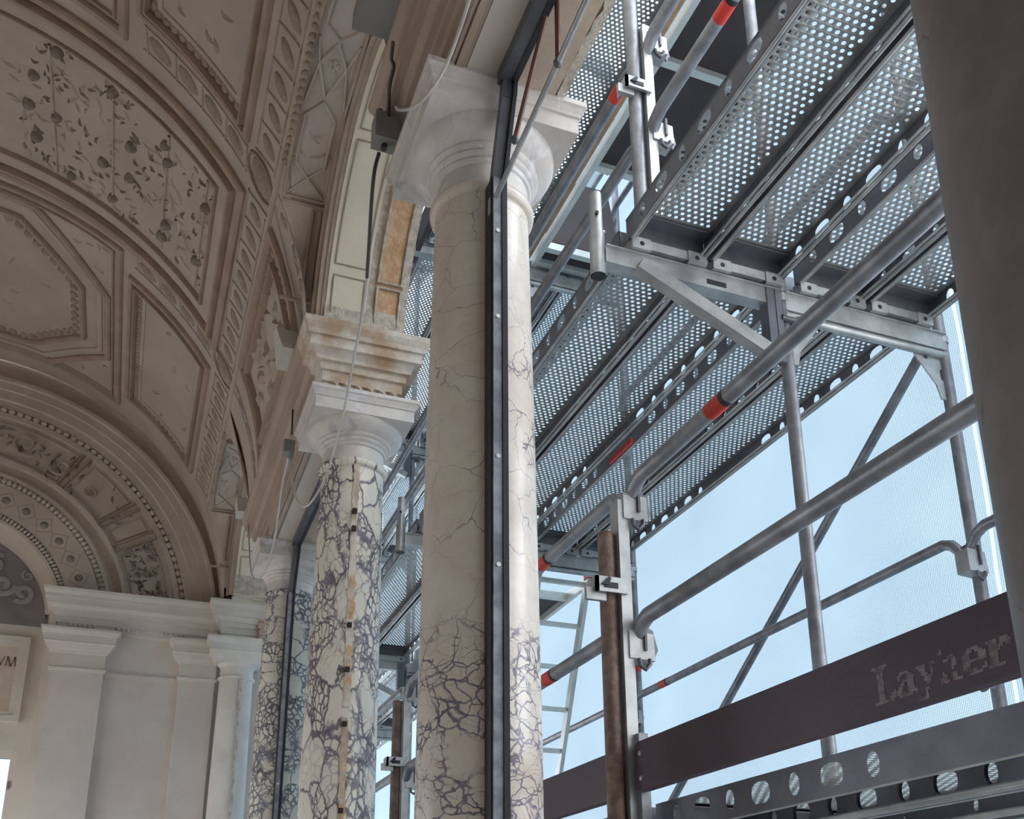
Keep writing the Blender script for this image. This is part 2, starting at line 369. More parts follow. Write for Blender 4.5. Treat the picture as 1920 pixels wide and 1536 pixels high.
# transverse bands at the columns, longitudinal band over the arcade
T1, T2, TB = 4.47, 6.40, .55
LTH = 28.3
for yc in (T1, T2):
    for q in range(5):                              # upper medallions of the band
        th = 35.6+5.2*q-.0
        if th < 54: med(V, yc+.0, D(th), .045, .085, .022, rot=.35)
    lines(V, [[(yc-.085, D(33.+5.2*q)), (yc+.085, D(32.4+5.2*q))] for q in range(5)]+[[(yc-.075, D(33)), (yc-.075, D(54))], [(yc+.075, D(33)), (yc+.075, D(54))]], .009, .009, 'lattice_line', 'relief', ceil)
    med(V, yc-.04, D(28.6), .075, .115, .03, 'large_medallion', 'oval', rot=.4)
    lines(V, [[(yc-.04+.105*math.cos(t*.5236), D(28.6)+.15*math.sin(t*.5236)) for t in range(12)]], .014, .016, 'medallion_ring', 'trim', ceil, True)
    for q in range(4):
        th = 20.6-5.2*q; med(V, yc-.10-.015*q, D(th), .03-.003*q, .07, .018, rot=-.1)
    lines(V, [[(yc-.155+.006*q, D(23.2-5.2*q)), (yc-.055-.012*q, D(22.8-5.2*q))] for q in range(4)]+[[(yc-.15, D(24)), (yc-.13, D(6))], [(yc-.055, D(24)), (yc-.10, D(6))]], .008, .008, 'lattice_line', 'relief', ceil)
for y0, y1 in ((2.72, 4.28), (4.62, 6.22), (6.55, 8.3)):
    n = int((y1-y0)/.178)
    for q in range(n):
        yy = y0+.09+(y1-y0-.18)*q/max(1, n-1)
        if abs(yy-T1+.04) > .13 and abs(yy-T2+.04) > .13: med(V, yy, D(LTH), .04, .075, .020, rot=.3)
    st = (y1-y0-.18)/max(1, n-1)
    lines(V, [[(y0+.09+st*(q-.5)-.03, D(25.6)), (y0+.09+st*(q-.5)+.03, D(31.2))] for q in range(n+1)]+[[(y0, D(25.8)), (y1, D(25.8))], [(y0, D(31.0)), (y1, D(31.0))]], .009, .009, 'lattice_line', 'relief', ceil)
# long fillets bounding the band
lines(V, [[(2.4, D(24.6)), (8.5, D(24.6))]], .03, .02, 'band_fillet', 'vault', ceil)
for c_ in AC[1:]:
    beadrow(V, [(c_-.55, D(24.0)), (c_+.55, D(24.0))], .05, .022, 'scalloped_edge')
# large central panel between the transverse bands
Y0, Y1 = 4.70, 6.27
frame(Y0, Y1, 32.2, 147.8, .06, .035); frame(Y0, Y1, 32.2, 147.8, .03, .055, inset=.065); frame(Y0, Y1, 32.2, 147.8, .10, .028, 'vault', inset=.15)
frame(Y0, Y1, 32.2, 147.8, .018, .035, 'trim', inset=.215)
i_ = .105; di = math.degrees(i_/R)
beadrow(V, [(Y0+i_, D(147.8-di)), (Y0+i_, D(32.2+di)), (Y1-i_, D(32.2+di)), (Y1-i_, D(147.8-di))], .052, .020, 'bead_and_reel')
ros = [(4.90,67.7),(5.17,71.7),(5.42,72.9),(5.41,68.5),(5.67,72.1),(4.92,58.9),(4.97,49.0),(5.23,55.5),(5.08,48.3),(5.54,60.6),(5.85,66.4),(5.80,58.8),(5.62,47.8),(5.76,48.5),(5.09,39.6),(5.50,55.6),(5.62,40.2)]
ros += [(a, 180-b_) for a, b_ in ros]
for a, b_ in ros:
    a *= 1.02; rr = random.uniform(.030, .042)
    o = med(V, a, D(b_), rr, rr*1.05, .05, 'rosette', 'rosette')
mb = MB()                                            # trellis ribs behind the rosettes
for th in (40, 48.6, 58.9, 69, 111, 121, 131.4, 140):
    mb.sweep(V, [(Y0+.28, D(th)), (Y1-.26, D(th))], prof(.016, .014), False, .2)
obj('trellis_rib', mb, M['relief'], ceil, smooth=40)
def leafs(fn, box, n, s0, s1, name, mat, parent, h=.016, seed=1):
    rnd = random.Random(seed); mb = MB(); u0, u1, v0, v1 = box
    for _ in range(n):
        u, v = rnd.uniform(u0, u1), rnd.uniform(v0, v1); s = rnd.uniform(s0, s1); a = rnd.uniform(0, 6.3); bend = rnd.uniform(-1.4, 1.4)
        pts = []; p = Vector((u, v))
        for q in range(5):
            pts.append((p.x, p.y)); p = p+Vector((math.cos(a), math.sin(a)))*s/4; a += bend/4*1.6
        vs = []
        w5 = (.15, .8, 1, .6, .1)
        for q, (x, y) in enumerate(pts):
            d = Vector(pts[min(q+1, 4)])-Vector(pts[max(q-1, 0)]); d.normalize(); nx = Vector((-d.y, d.x))*w5[q]*s*.13
            vs += [fn(x-nx.x, y-nx.y, 0), fn(x, y, h*w5[q]), fn(x+nx.x, y+nx.y, 0)]
        fs = []
        for q in range(4):
            a_ = q*3; fs += [(a_, a_+1, a_+4, a_+3), (a_+1, a_+2, a_+5, a_+4)]
        mb.add(vs, fs)
    return obj(name, mb, M[mat], parent, kind='stuff')
leafs(V, (Y0+.27, Y1-.25, D(37), D(75)), 120, .03, .075, 'leaf_relief', 'rosette', ceil, .02, 3)  # dark leaf colour paints in the undercut shadows
leafs(V, (Y0+.27, Y1-.25, D(105), D(143)), 80, .03, .075, 'leaf_relief', 'rosette', ceil, .02, 4)
leafs(V, (Y0+.27, Y1-.25, D(37), D(75)), 150, .05, .12, 'vine_relief', 'relief', ceil, .014, 5)
def scrolls(fn, list_, name, mat, parent, wd=.014, h=.02):
    mb = MB()
    for (u, v, s, a0, sg) in list_:
        pts = []
        for q in range(15):
            t = q/14; rr = s*(1-.8*t); an = a0+sg*t*7.5
            pts.append((u+rr*math.cos(an), v+rr*math.sin(an)))
        mb.sweep(fn, pts, prof(wd*s/.1, h), False, .05)
    return obj(name, mb, M[mat], parent, smooth=50)
# side panels of the two arch bays and their central fields
for c_, y0, y1, oct_ in ((3.5, 2.66, 4.33, 0), (7.48, 6.62, 8.33, 1), (-.42, -1.3, .5, 0)):
    for sgn in (0, 1):
        ta, tb = (33.2, 54.6) if not sgn else (125.4, 146.8)
        frame(y0, y1, ta, tb, .045, .03); frame(y0, y1, ta, tb, .02, .045, 'trim', inset=.05)
        frame(y0, y1, ta, tb, .03, .012, 'vault', inset=.12)
        i2 = .085; d2 = math.degrees(i2/R)
        beadrow(V, [(y1-i2, D(tb-d2)), (y1-i2, D(ta+d2))], .055, .026, 'bead_row')
        beadrow(V, [(y1-i2, D(tb-d2)), (y0+i2, D(tb-d2))], .055, .022, 'bead_row')
    frame(y0-.22, y1+.22, 57.2, 122.8, .05, .03); frame(y0-.22, y1+.22, 57.2, 122.8, .02, .02, inset=.06)
    leafs(V, (y0+.2, y1-.2, D(37), D(52)), 14 if not oct_ else 7, .06, .16, 'figure_relief', 'relief', ceil, .02, int(c_*10)+50)
    yc = (y0+y1)/2+.03
    def octp(a, b_): return [(yc+x*a, D(90)+y*b_) for x, y in ((-1,-.55),(-.42,-1),(.42,-1),(1,-.55),(1,.55),(.42,1),(-.42,1),(-1,.55))]
    lines(V, [octp(1.02, D(30.2))], .055, .032, 'octagon_moulding', 'trim', ceil, True)
    lines(V, [octp(.95, D(28.2))], .05, .02, 'octagon_moulding', 'vault', ceil, True)
    lines(V, [octp(.82, D(24.6))], .05, .035, 'octagon_moulding', 'trim', ceil, True)
    ob = octp(.76, D(22.8)); beadrow(V, ob+[ob[0]], .085, .035, 'leaf_and_dart')
    leafs(V, (yc-.4, yc+.4, D(72), D(108)), 16, .08, .18, 'figure_relief', 'relief', ceil, .015, int(c_*10)+90)
    leafs(V, (y1-.25, y1+.12, D(58), D(66)), 8, .05, .1, 'corner_relief', 'relief', ceil, .015, int(c_*10)+91)
    leafs(V, (y0-.1, y0+.3, D(58), D(66)), 8, .05, .1, 'corner_relief', 'relief', ceil, .015, int(c_*10)+92)
# lower panel above the lintel between the second and third columns
frame(4.60, 5.97, 5.2, 23.2, .05, .03); frame(4.60, 5.97, 5.2, 23.2, .02, .04, inset=.11)
beadrow(V, [(5.91, D(6.5)), (5.91, D(21.6)), (4.66, D(21.6)), (4.66, D(6.5))], .05, .026, 'bead_row', 'trim')
leafs(V, (4.85, 5.75, D(8.5), D(20)), 40, .06, .16, 'figure_relief', 'relief', ceil, .03, 21)
# ---- lunette soffits above the arches
def mkW(c_):
    def W(u, v, h=0):
        ph = v/.85; y, z = sup(ph); n = Vector((-y/.88, -(z-3.0)/.75)); n = n.normalized() if n.length > 1e-6 else Vector((0,-1))
        return (u, c_+y+n.x*h, z+n.y*h)
    return W
for bi, c_ in enumerate(AC):
    W = mkW(c_); mb = MB()
    def fn(a, b_, c_=c_):
        y, z = sup(math.pi*a); xb = cx+R*math.cos(math.radians(thz(min(z, 3.75)))); return (xb+(.66-xb)*b_, c_+y, z)
    mb.grid(fn, 56, 4, True)
    lun = obj('lunette_soffit', mb, M['vault'], ceil, smooth=40)
    a2v = lambda d: math.radians(d)*.85
    lines(W, [[(.405, a2v(50)), (.61, a2v(50)), (.61, a2v(130)), (.405, a2v(130))]], .018, .014, 'field_edge', 'trim', lun, True)
    lines(W, [[(.45, a2v(10)), (.62, a2v(10))], [(.40, a2v(48)), (.64, a2v(48))], [(.40, a2v(132)), (.64, a2v(132))], [(.56, a2v(14)), (.56, a2v(46))], [(.60, a2v(14)), (.60, a2v(46))]], .02, .014, 'impost_line', 'trim', lun)
    def hexg(p0, p1): m_ = .505; return [(m_, a2v(p0)), (.575, a2v(p0+5)), (.575, a2v(p1-5)), (m_, a2v(p1)), (.435, a2v(p1-5)), (.435, a2v(p0+5))]
    lines(W, [hexg(58, 85), hexg(101, 124)], .012, .012, 'hexagon_line', 'relief', lun, True)
    lines(W, [[(.505, a2v(86)), (.565, a2v(93)), (.505, a2v(100)), (.445, a2v(93))]], .012, .012, 'diamond_line', 'relief', lun, True)
    lines(W, [[(.42, a2v(51)), (.505, a2v(58)), (.60, a2v(51))], [(.42, a2v(84)), (.445, a2v(93)), (.42, a2v(101))], [(.60, a2v(84)), (.565, a2v(93)), (.60, a2v(101))]], .010, .010, 'cross_line', 'relief', lun)
    for q in range(5): med(W, .505+.018*math.cos(q*1.257), a2v(93)+.018*math.sin(q*1.257), .012, .012, .012, 'rosette_petal', 'relief', lun)
    leafs(W, (.47, .54, a2v(63), a2v(80)), 5, .06, .12, 'figure_relief', 'relief', lun, .012, 70+bi)
# ---- wall above the arcade (outer side), arches as openings
m = MB()
for y0, y1 in ((YB, AC[0]-.79), (AC[0]+.79, AC[1]-.84), (AC[1]+.74, AC[2]-.79), (AC[2]+.79, YW+.5)):
    m.box(.66, 1.06, y0, y1, ZE1, 5.7)
for c_ in (AC[0], AC[1]-.05, AC[2]):
    for x, fl in ((.668, 0), (1.055, 1)):
        def fn(a, b_, c_=c_, x=x):
            ph = math.pi*a; y = .83*math.cos(ph); z = ZE1+.83*math.sin(ph); return (x, c_+y*(1-b_)+(.8-1.6*a)*b_, z+(5.7-z)*b_)
        m.grid(fn, 24, 1, bool(fl))
obj('wall_right', m, M['raw'], kind='structure', label='upper wall over the arcade, plaster left raw at its outer edge')
# far wall, back recess and lunette
m = MB(); m.box(-.77, .72, YW, YW+.5, -1.55, 2.93)
m.box(-4.2, -.77, 9.0, 9.3, -1.55, .40); m.box(-4.2, -1.55, 9.0, 9.3, .40, 1.60); m.box(-.885, -.77, 9.0, 9.3, .40, 1.60); m.box(-4.2, -.77, 9.0, 9.3, 1.60, 2.93)
m.box(-4.2, 1.06, 9.02, 9.3, 2.93, 5.7); m.box(.72, 1.06, YW+.02, YW+.5, -1.55, 2.93)
wf = obj('wall_far', m, M['wall'], kind='structure', label='plastered end wall with pilasters under a stuccoed lunette')
LCX, LCZ = -1.615, 2.676
def ringg(prf, a0=6.2, a1=173.8, n=72, y=YW):
    mb = MB()
    def fn(i, j):
        k = int(round(j*(len(prf)-1))); r, h = prf[k]; a = math.radians(a0+(a1-a0)*i); return (LCX+r*math.cos(a), y-h, LCZ+r*math.sin(a))
    return mb.grid(fn, n, len(prf)-1, True)
obj('lunette_arch', ringg([(2.42,-.02),(2.19,-.02),(2.19,.06),(2.16,.06),(2.155,.03),(2.09,.03),(2.085,.015),(2.0,.015),(1.99,-.0),(1.93,-.0),(1.925,-.03),(1.89,-.03),(1.885,.0),(1.84,.0),(1.835,-.02),(1.46,-.02),(1.455,.015),(1.42,.015),(1.415,-.05),(1.33,-.05),(1.325,.0),(1.29,.0),(1.285,-.02),(1.24,-.02),(1.235,-.005),(.98,-.005),(.975,-.03),(.935,-.03),(.93,.01),(.905,.01),(.90,-.06),(.83,-.10),(.80,-.10),(.80,-.19)]), M['lunette'], wf, smooth=30)
mb = MB(); mb.add([(LCX, 8.99, LCZ)]+[(LCX+.82*math.cos(math.pi*k/40), 8.99, LCZ+.82*math.sin(math.pi*k/40)) for k in range(41)], [(0, k+2, k+1) for k in range(40)])
tym = obj('tympanum', mb, M['tymp'], wf)
def P2(u, v, h=0, y=8.985): return (u, y-h, v)
def Lp(r, d, h=0): a = math.radians(d); return (LCX+r*math.cos(a), LCZ+r*math.sin(a))
scrolls(P2, [(-1.02, 2.96, .09, 4., 1), (-1.18, 3.02, .10, 0., -1), (-1.0, 3.12, .05, 2., 1), (-1.26, 3.2, .09, 1., 1)], 'painted_scroll', 'scroll', tym, .045, .004)
def PW(u, v, h=0): return (u, YW+.02-h, v)
def PA(u, v, h=0):                                  # polar on the lunette: u = radius, v = arc at r=1.6
    a = v/1.6; return (LCX+u*math.cos(a), YW+.02-h, LCZ+u*math.sin(a))
dg = lambda d: math.radians(d)*1.6
for r, st, br in ((1.91, 3.0, .026), (1.265, 3.2, .028), (.955, 4.2, .028)):
    beadrow(PA, [(r, dg(8)+.05*q*0+dg(164)*q/80) for q in range(81)], dg(st)*1.0, br, 'bead_ring', 'lunette', wf, .012)
beadrow(PA, [(1.372, dg(8)+dg(164)*q/60) for q in range(61)], dg(2.6), .012, 'stud_ring', 'lunette', wf, -.02)
divs = []
for p in ((173, 859), (272, 949), (303, 1005)):
    q = at(*p, Y=YW); divs.append(math.degrees(math.atan2(q.z-LCZ, q.x-LCX)))
for d in divs+[180-x for x in divs]:
    lines(PA, [[(1.46, dg(d)), (1.83, dg(d))], [(1.46, dg(d)+.06), (1.83, dg(d)+.06)]], .022, .03, 'panel_divider', 'trim', wf)
bands = [8]+sorted(divs)+[100]
for k in range(len(bands)-1):
    a, b_ = bands[k]+3, bands[k+1]-2.2
    if b_-a > 2: lines(PA, [[(1.50, dg(a)), (1.79, dg(a)), (1.79, dg(b_)), (1.50, dg(b_))]], .014, .014, 'panel_line', 'relief', wf, True)
sl = []
rnd = random.Random(5)
for d in range(11, 28, 4):
    for r in (1.57, 1.72): sl.append((r, dg(d+rnd.uniform(-1, 1)), rnd.uniform(.03, .05), rnd.uniform(0, 6), rnd.choice((-1, 1))))
sl += [(1.62, dg(62), .11, 1., 1), (1.66, dg(74), .12, 4., -1), (1.62, dg(88), .11, 2., 1), (1.60, dg(50), .06, 2., 1)]
scrolls(PA, sl, 'scroll_relief', 'relief', wf, .02, .03)
leafs(PA, (1.52, 1.78, dg(9), dg(29)), 60, .03, .075, 'leaf_relief', 'rosette', wf, .02, 31)
leafs(PA, (1.55, 1.76, dg(38), dg(48)), 9, .05, .1, 'leaf_relief', 'rosette', wf, .02, 32)
leafs(PA, (1.52, 1.78, dg(55), dg(95)), 60, .05, .11, 'leaf_relief', 'rosette', wf, .02, 33)
o = med(PA, 1.65, dg(18.5), .028, .028, .03, 'boss', 'rosette', wf)
for q in range(17):                                  # flowers and lozenges of the inner ring
    d = 12.5+9.6*q
    med(PA, 1.105, dg(d), .040, .060, .03, 'flower', 'rosette', wf)
    lines(PA, [[(1.02, dg(d)), (1.105, dg(d-4.4)), (1.19, dg(d)), (1.105, dg(d+4.4))]], .012, .016, 'lozenge_line', 'trim', wf, True)
    lines(PA, [[(1.105+.058*math.cos(t*.785), dg(d)+.085*math.sin(t*.785)) for t in range(8)]], .012, .012, 'flower_ring', 'relief', wf, True)
# pilasters and cornice of the far wall
def loft(mb, x0, x1, y0, y1, prf, sides='lrf'):
    L = []
    for z, d in prf:
        L.append([(x0-(d if 'l' in sides else 0), y0-(d if 'f' in sides else 0), z), (x1+(d if 'r' in sides else 0), y0-(d if 'f' in sides else 0), z), (x1+(d if 'r' in sides else 0), y1+(d if 'b' in sides else 0), z), (x0-(d if 'l' in sides else 0), y1+(d if 'b' in sides else 0), z)])
    n = len(L); vs = [p for q in L for p in q]; fs = [(3,2,1,0), tuple(4*(n-1)+k for k in range(4))]
    for i in range(n-1):
        for k in range(4): fs.append((4*i+k, 4*i+(k+1) % 4, 4*i+4+(k+1) % 4, 4*i+4+k))
    return mb.add(vs, fs)
EP = [(2.60,0),(2.655,0),(2.656,.014),(2.71,.014),(2.711,.03),(2.752,.03),(2.753,.05),(2.772,.052),(2.797,.068),(2.798,.094),(2.85,.094),(2.851,.108),(2.875,.11),(2.905,.127),(2.93,.131)]
CP = [(2.25,0),(2.255,.015),(2.275,.02),(2.28,.006),(2.40,.006),(2.405,.02),(2.42,.025),(2.43,.035),(2.47,.06),(2.485,.075),(2.49,.07),(2.545,.075),(2.55,.09),(2.58,.105),(2.60,.105)]
CPc = [p for p in CP if p[0] > 2.39]
m = MB(); loft(m, -.70, .60, YW-.07, YW+.3, EP, 'lf'); obj('wall_cornice', m, M['wall'], wf)
for x0, x1 in ((-.705, -.30), (.305, .60)):
    m = MB(); m.box(x0, x1, YW-.06, YW+.02, -1.55, 2.25); loft(m, x0, x1, YW-.06, YW+.02, CP, 'lrf'); obj('pilaster', m, M['wall'], wf)
m = MB(); m.box(-.30, .305, YW-.02, YW+.02, 2.24, 2.27); m.box(-.30, .305, YW-.012, YW+.02, 2.225, 2.24); obj('necking_band', m, M['wall'], wf)
gm = None
for g0 in (-.60, -.22, .13):
    for q in range(6):
        x = g0+.038*q
        mb = MB(); y = YW-.085; mb.add([(x-.013, y, 2.655), (x+.013, y, 2.655), (x, y-.016, 2.63), (x-.013, y, 2.625), (x+.013, y, 2.625)], [(0,1,2),(0,2,3),(1,4,2),(3,2,4)]); obj('gutta', mb, M['wall'], wf)
# inscribed plaque and window on the recessed wall
q0 = at(59, 1195, Y=8.97); q1 = at(36, 1357, Y=8.97); px1, pz1, pz0 = q0.x, 2.565, 1.84
m = MB(); 
for (a, b_, c, d) in ((px1-.05, px1, pz0, pz1), (-1.9, px1-.05, pz1-.05, pz1), (-1.9, px1-.05, pz0, pz0+.05)): m.box(a, b_, 8.95, 9.0, c, d)
m.box(px1-.085, px1-.05, 8.965, 9.0, pz0+.05, pz1-.05); m.box(-1.9, px1-.085, 8.965, 9.0, pz1-.085, pz1-.05); m.box(-1.9, px1-.085, 8.965, 9.0, pz0+.05, pz0+.085)
pf = thing('inscribed_plaque', (px1-.5, 8.97, pz0), 'beige stone inscription plaque in a moulded plaster frame left of the pilaster', 'plaque')
obj('plaque_frame', m, M['wall'], pf)
m = MB(); m.box(-1.85, px1-.085, 8.978, 9.0, pz0+.085, pz1-.085); obj('stone_panel', m, M['stone'], pf)
def strokes(segs, o, e1, e2, h, wd, nrm_, mb):
    for (x0, y0, x1, y1, w_) in segs:
        p = Vector(o)+Vector(e1)*x0*h+Vector(e2)*y0*h; q = Vector(o)+Vector(e1)*x1*h+Vector(e2)*y1*h
        mb.bar(p, q, wd*h*w_, .002, nrm_)
vm = at(1, 1248, Y=8.976); hh = .083; m = MB()
strokes([(0,1,.32,0,1.4),(.32,0,.62,1,.7),(.80,0,.90,1,.7),(.90,1,1.25,0,1.4),(1.25,0,1.58,1,.7),(1.58,1,1.68,0,1.4)], (vm.x-.03, 8.976, vm.z), (1,0,0), (0,0,1), hh, .13, (0,-1,0), m)
obj('incised_lettering', m, M['ink'], pf)
m = MB(); m.box(-1.55, -1.50, 9.06, 9.12, .40, 1.60); m.box(-.93, -.885, 9.06, 9.12, .40, 1.60); m.box(-1.5, -.93, 9.06, 9.12, 1.555, 1.60); m.box(-1.5, -.93, 9.06, 9.12, .40, .435)
wn = obj('window_1', m, M['wall'], kind='structure', label='small window under the inscribed plaque, daylight behind it')
m = MB(); m.box(-1.5, -.93, 9.085, 9.09, .435, 1.555); obj('pane', m, M['glass'], wn)
m = MB(); m.box(-.925, -.912, 9.03, 9.06, 1.30, 1.36); obj('handle', m, M['steel'], wn)
# walls out of view: opposite side with door openings added for fill light, near end wall
m = MB()
m.box(-4.2, -3.93, YB, 4.6, -1.55, 3.0)
ys = [4.6, 6.3, 6.6, 8.3, 9.3]
for k in range(len(ys)-1):
    if k % 2: m.box(-4.2, -3.93, ys[k], ys[k+1], -1.55, 3.0)
    else: m.box(-4.2, -3.93, ys[k], ys[k+1], .95, 3.0)
obj('wall_left', m, M['wall'], kind='structure', label='plastered side wall opposite the arcade with unseen door openings added to let in fill light')
m = MB(); m.box(-4.2, 1.06, YB-.3, YB, -1.55, 5.7); obj('wall_near', m, M['wall'], kind='structure', label='plastered near end wall')
m = MB(); m.box(1.06, 4.6, YB-.3, -.45, -1.75, 6.6); obj('wall_sky_block', m, M['limestone'], kind='structure', label='unseen wall added beside the near end of the scaffold to block sky light')  # added out of view to keep sky light off the column fronts
m = MB(); m.box(-4.2, 1.3, YB-.3, 9.3, 5.7, 5.9); obj('roof', m, M['raw'], kind='structure', label='roof slab over the vault')
m = MB(); m.box(.55, 1.2, YB, 9.3, -1.74, -.75); obj('parapet', m, M['limestone'], kind='structure', label='stone parapet carrying the columns')
# ================================================================== COLUMNS
def shaft_prof():
    P = []
    for k in range(25):
        z = -.52+(2.265+.52)*k/24
        r = .172 if z < .5 else .172-.009*(z-.5) if z < 1.5 else .163-.0155*(z-1.5)
        P.append((r, z))
    return P
def column(y, mat, label, group='marble columns of the arcade', cap='capital', x=XC):
    t = thing('marble_column', (x, y, -.75), label, 'column', group); c = (x, y, 0)
    obj('shaft', MB().lathe(c, shaft_prof(), 72), M[mat], t, smooth=40)
    obj('astragal', MB().lathe(c, [(.15,2.255),(.162,2.257),(.168,2.267),(.170,2.278),(.166,2.290),(.158,2.296),(.15,2.297)], 64), M[mat if mat != 'marble_d' else 'marble_d'], t, smooth=50)
    e = obj('echinus', MB().lathe(c, [(.150,2.29),(.150,2.365),(.158,2.368),(.163,2.376),(.160,2.384),(.169,2.388),(.174,2.396),(.171,2.404),(.180,2.408),(.186,2.416),(.184,2.424),(.205,2.436),(.226,2.454),(.238,2.474),(.240,2.49),(.10,2.49)], 64), M[cap], t, smooth=35)
    a = MB(); loft(a, x-.243, x+.243, y-.243, y+.243, [(2.487,0),(2.545,0),(2.547,.006),(2.556,.008),(2.575,.016),(2.582,.022),(2.60,.022)], 'lrfb'); obj('abacus', a, M[cap], t)
    b_ = MB().lathe(c, [(.24,-.66),(.26,-.64),(.265,-.61),(.25,-.585),(.215,-.575),(.205,-.56),(.215,-.545),(.20,-.53),(.172,-.52)], 48); obj('base_torus', b_, M[cap], t, smooth=40)
    p = MB().box(x-.27, x+.27, y-.27, y+.27, -.75, -.655); obj('plinth', p, M[cap], t)
    return t
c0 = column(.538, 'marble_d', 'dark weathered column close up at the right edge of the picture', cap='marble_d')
c1 = column(2.53, 'marble_a', 'nearest full pale marble column with a black steel bar running up its front')
c2 = column(4.475, 'marble_b', 'marble column of big cream clasts with a scarred mortar strip down its front')
c3 = column(6.43, 'marble_c', 'farthest marble column, dark dense breccia with a steel bar, beside the end wall')
cb_ = column(-1.40, 'marble_b', 'marble column behind the viewpoint at the next arch'); 
# mortar scar on the second column
def ribbon(mb, y_, z0, z1, xo, w_, yo, n, seed, zr=0.35):
    rnd = random.Random(seed); vs = []; fs = []
    for k in range(n+1):
        z = z0+(z1-z0)*k/n; r = .172 if z < .5 else .172-.009*(z-.5) if z < 1.5 else .163-.0155*(z-1.5)
        a0 = xo-w_/2*(1+rnd.uniform(-zr, zr)); a1 = xo+w_/2*(1+rnd.uniform(-zr, zr)); d = .003+rnd.uniform(0, .006)
        for xx, dd in ((a0, -.004), (a0, d), (a1, d), (a1, -.004)):
            vs.append((XC+xx, y_-math.sqrt(r*r-xx*xx)-dd, z))
    for k in range(n):
        for q in range(3): a = k*4+q; fs.append((a, a+1, a+5, a+4))
    mb.add(vs, fs)
m = MB(); ribbon(m, 4.475, 1.05, 2.26, -.012, .030, 0, 60, 3); ribbon(m, 4.475, -.5, 1.0, -.014, .026, 0, 60, 4); obj('mortar_scar', m, M['stain'], c2)
m = MB(); ribbon(m, 4.475, 1.15, 1.75, -.008, .022, 0, 40, 5, .6); ribbon(m, 4.475, .2, .8, -.012, .018, 0, 40, 6, .6); obj('ochre_mortar', m, M['orange'], c2)
m = MB()
for z in (1.99, 1.90, 1.42, 1.21, .96, .58): 
    m.box(XC-.026, XC-.006, 4.475-.185, 4.475-.155, z, z+.022)
obj('anchor_hole', m, M['hole'], c2)
# ================================================================== ENTABLATURES
def entab(y0, y1, label, endcap=None, x0=.68, x1=1.05):
    t = thing('lintel', ((x0+x1)/2, (y0+y1)/2, ZE0), label, 'lintel', 'lintels between the columns')
    ya = y0+(.12 if endcap else 0)
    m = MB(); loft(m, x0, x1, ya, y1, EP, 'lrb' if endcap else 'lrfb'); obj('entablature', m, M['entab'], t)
    if endcap:
        m = MB(); loft(m, x0, x1, y0, ya+.0, EP, 'lrf'); obj('end_block', m, M['stain'], t)
        for q in range(6):
            x = x0+.05+.058*q; mb = MB(); mb.add([(x-.018, y0-.012, 2.662), (x+.018, y0-.012, 2.662), (x, y0-.04, 2.63), (x-.02, y0-.004, 2.615), (x+.02, y0-.004, 2.615)], [(0,1,2),(0,2,3),(1,4,2),(3,2,4)]); obj('gutta', mb, M['stain'], t)
    if y1-y0 < 1: return t
    m = MB(); m.box(.735, .845, y0+.45, y1-.45, ZE0-.006, ZE0+.01); obj('inner_soffit', m, M['soffit'], t)
    m = MB(); m.box(.875, 1.03, y0+.45, y1-.45, ZE0-.010, ZE0+.01); obj('outer_soffit', m, M['soffit_out'], t)
    m = MB()
    for a, b_, h in ((.685, .695, .008), (.70, .722, .014), (.724, .732, .008)): m.box(a, b_, y0+.45, y1-.45, ZE0-h, ZE0+.01)
    obj('soffit_moulding', m, M['entab'], t)
    rnd = random.Random(int(y0*10)); vs = []; fs = []; n = 60
    for k in range(n+1):
        y = y0+(y1-y0)*k/n; j = rnd.uniform(-.012, .008); vs += [(1.035+j, y, ZE0-.008), (1.065, y, ZE0-.004), (1.075, y, ZE0+.05)]
    for k in range(n):
        for q in range(2): a = k*3+q; fs.append((a, a+1, a+4, a+3))
    obj('broken_edge', MB().add(vs, fs), M['raw'], t)
    return t
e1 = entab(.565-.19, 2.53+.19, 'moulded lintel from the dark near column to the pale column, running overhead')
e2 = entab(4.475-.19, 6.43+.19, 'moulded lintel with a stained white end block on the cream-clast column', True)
e0 = entab(-1.75, -1.40+.19, 'moulded lintel end block behind the viewpoint')
# respond at the end wall
rs = thing('respond', (.78, 8.66, -1.55), 'engaged half column and cornice block where the arcade meets the end wall', 'pilaster')
obj('half_shaft', MB().lathe((.775, 8.70, 0), [(.155,-1.5),(.155,.8),(.14,2.26),(.155,2.265),(.16,2.28),(.15,2.295),(.14,2.30),(.14,2.37),(.16,2.39),(.19,2.42),(.21,2.47)], 48, math.pi, 2*math.pi), M['limestone'], rs, smooth=40)
m = MB(); loft(m, .60, .95, 8.55, 8.8, CPc, 'lrf'); loft(m, .62, .95, 8.58, 8.8, EP, 'lrf'); obj('impost_block', m, M['limestone'], rs)
m = MB(); ribbon(m, 8.62, -.4, 2.26, 0, .02, 0, 60, 9, .7)
m.v = [(x-XC+.80, y+.07, z) for x, y, z in m.v]; obj('mortar_scar', m, M['raw'], rs)
qb, qt = at(489, 1205, Y=8.5), at(492, 1092, Y=8.5); nb = 9; hb = (qt.z-qb.z)/nb; rnd = random.Random(8)
for k in range(nb):
    z = qb.z+hb*k; dx = rnd.uniform(-.006, .008)+(qt.x-qb.x)*k/nb; obj('brick', MB().box(qb.x-.022+dx, qb.x+.03+dx, 8.5, 8.62, z+.004, z+hb-.004), M['brick'], rs)
obj('brick_mortar', MB().box(qb.x-.012, qb.x+.022, 8.51, 8.62, qb.z, qt.z), M['raw'], rs)
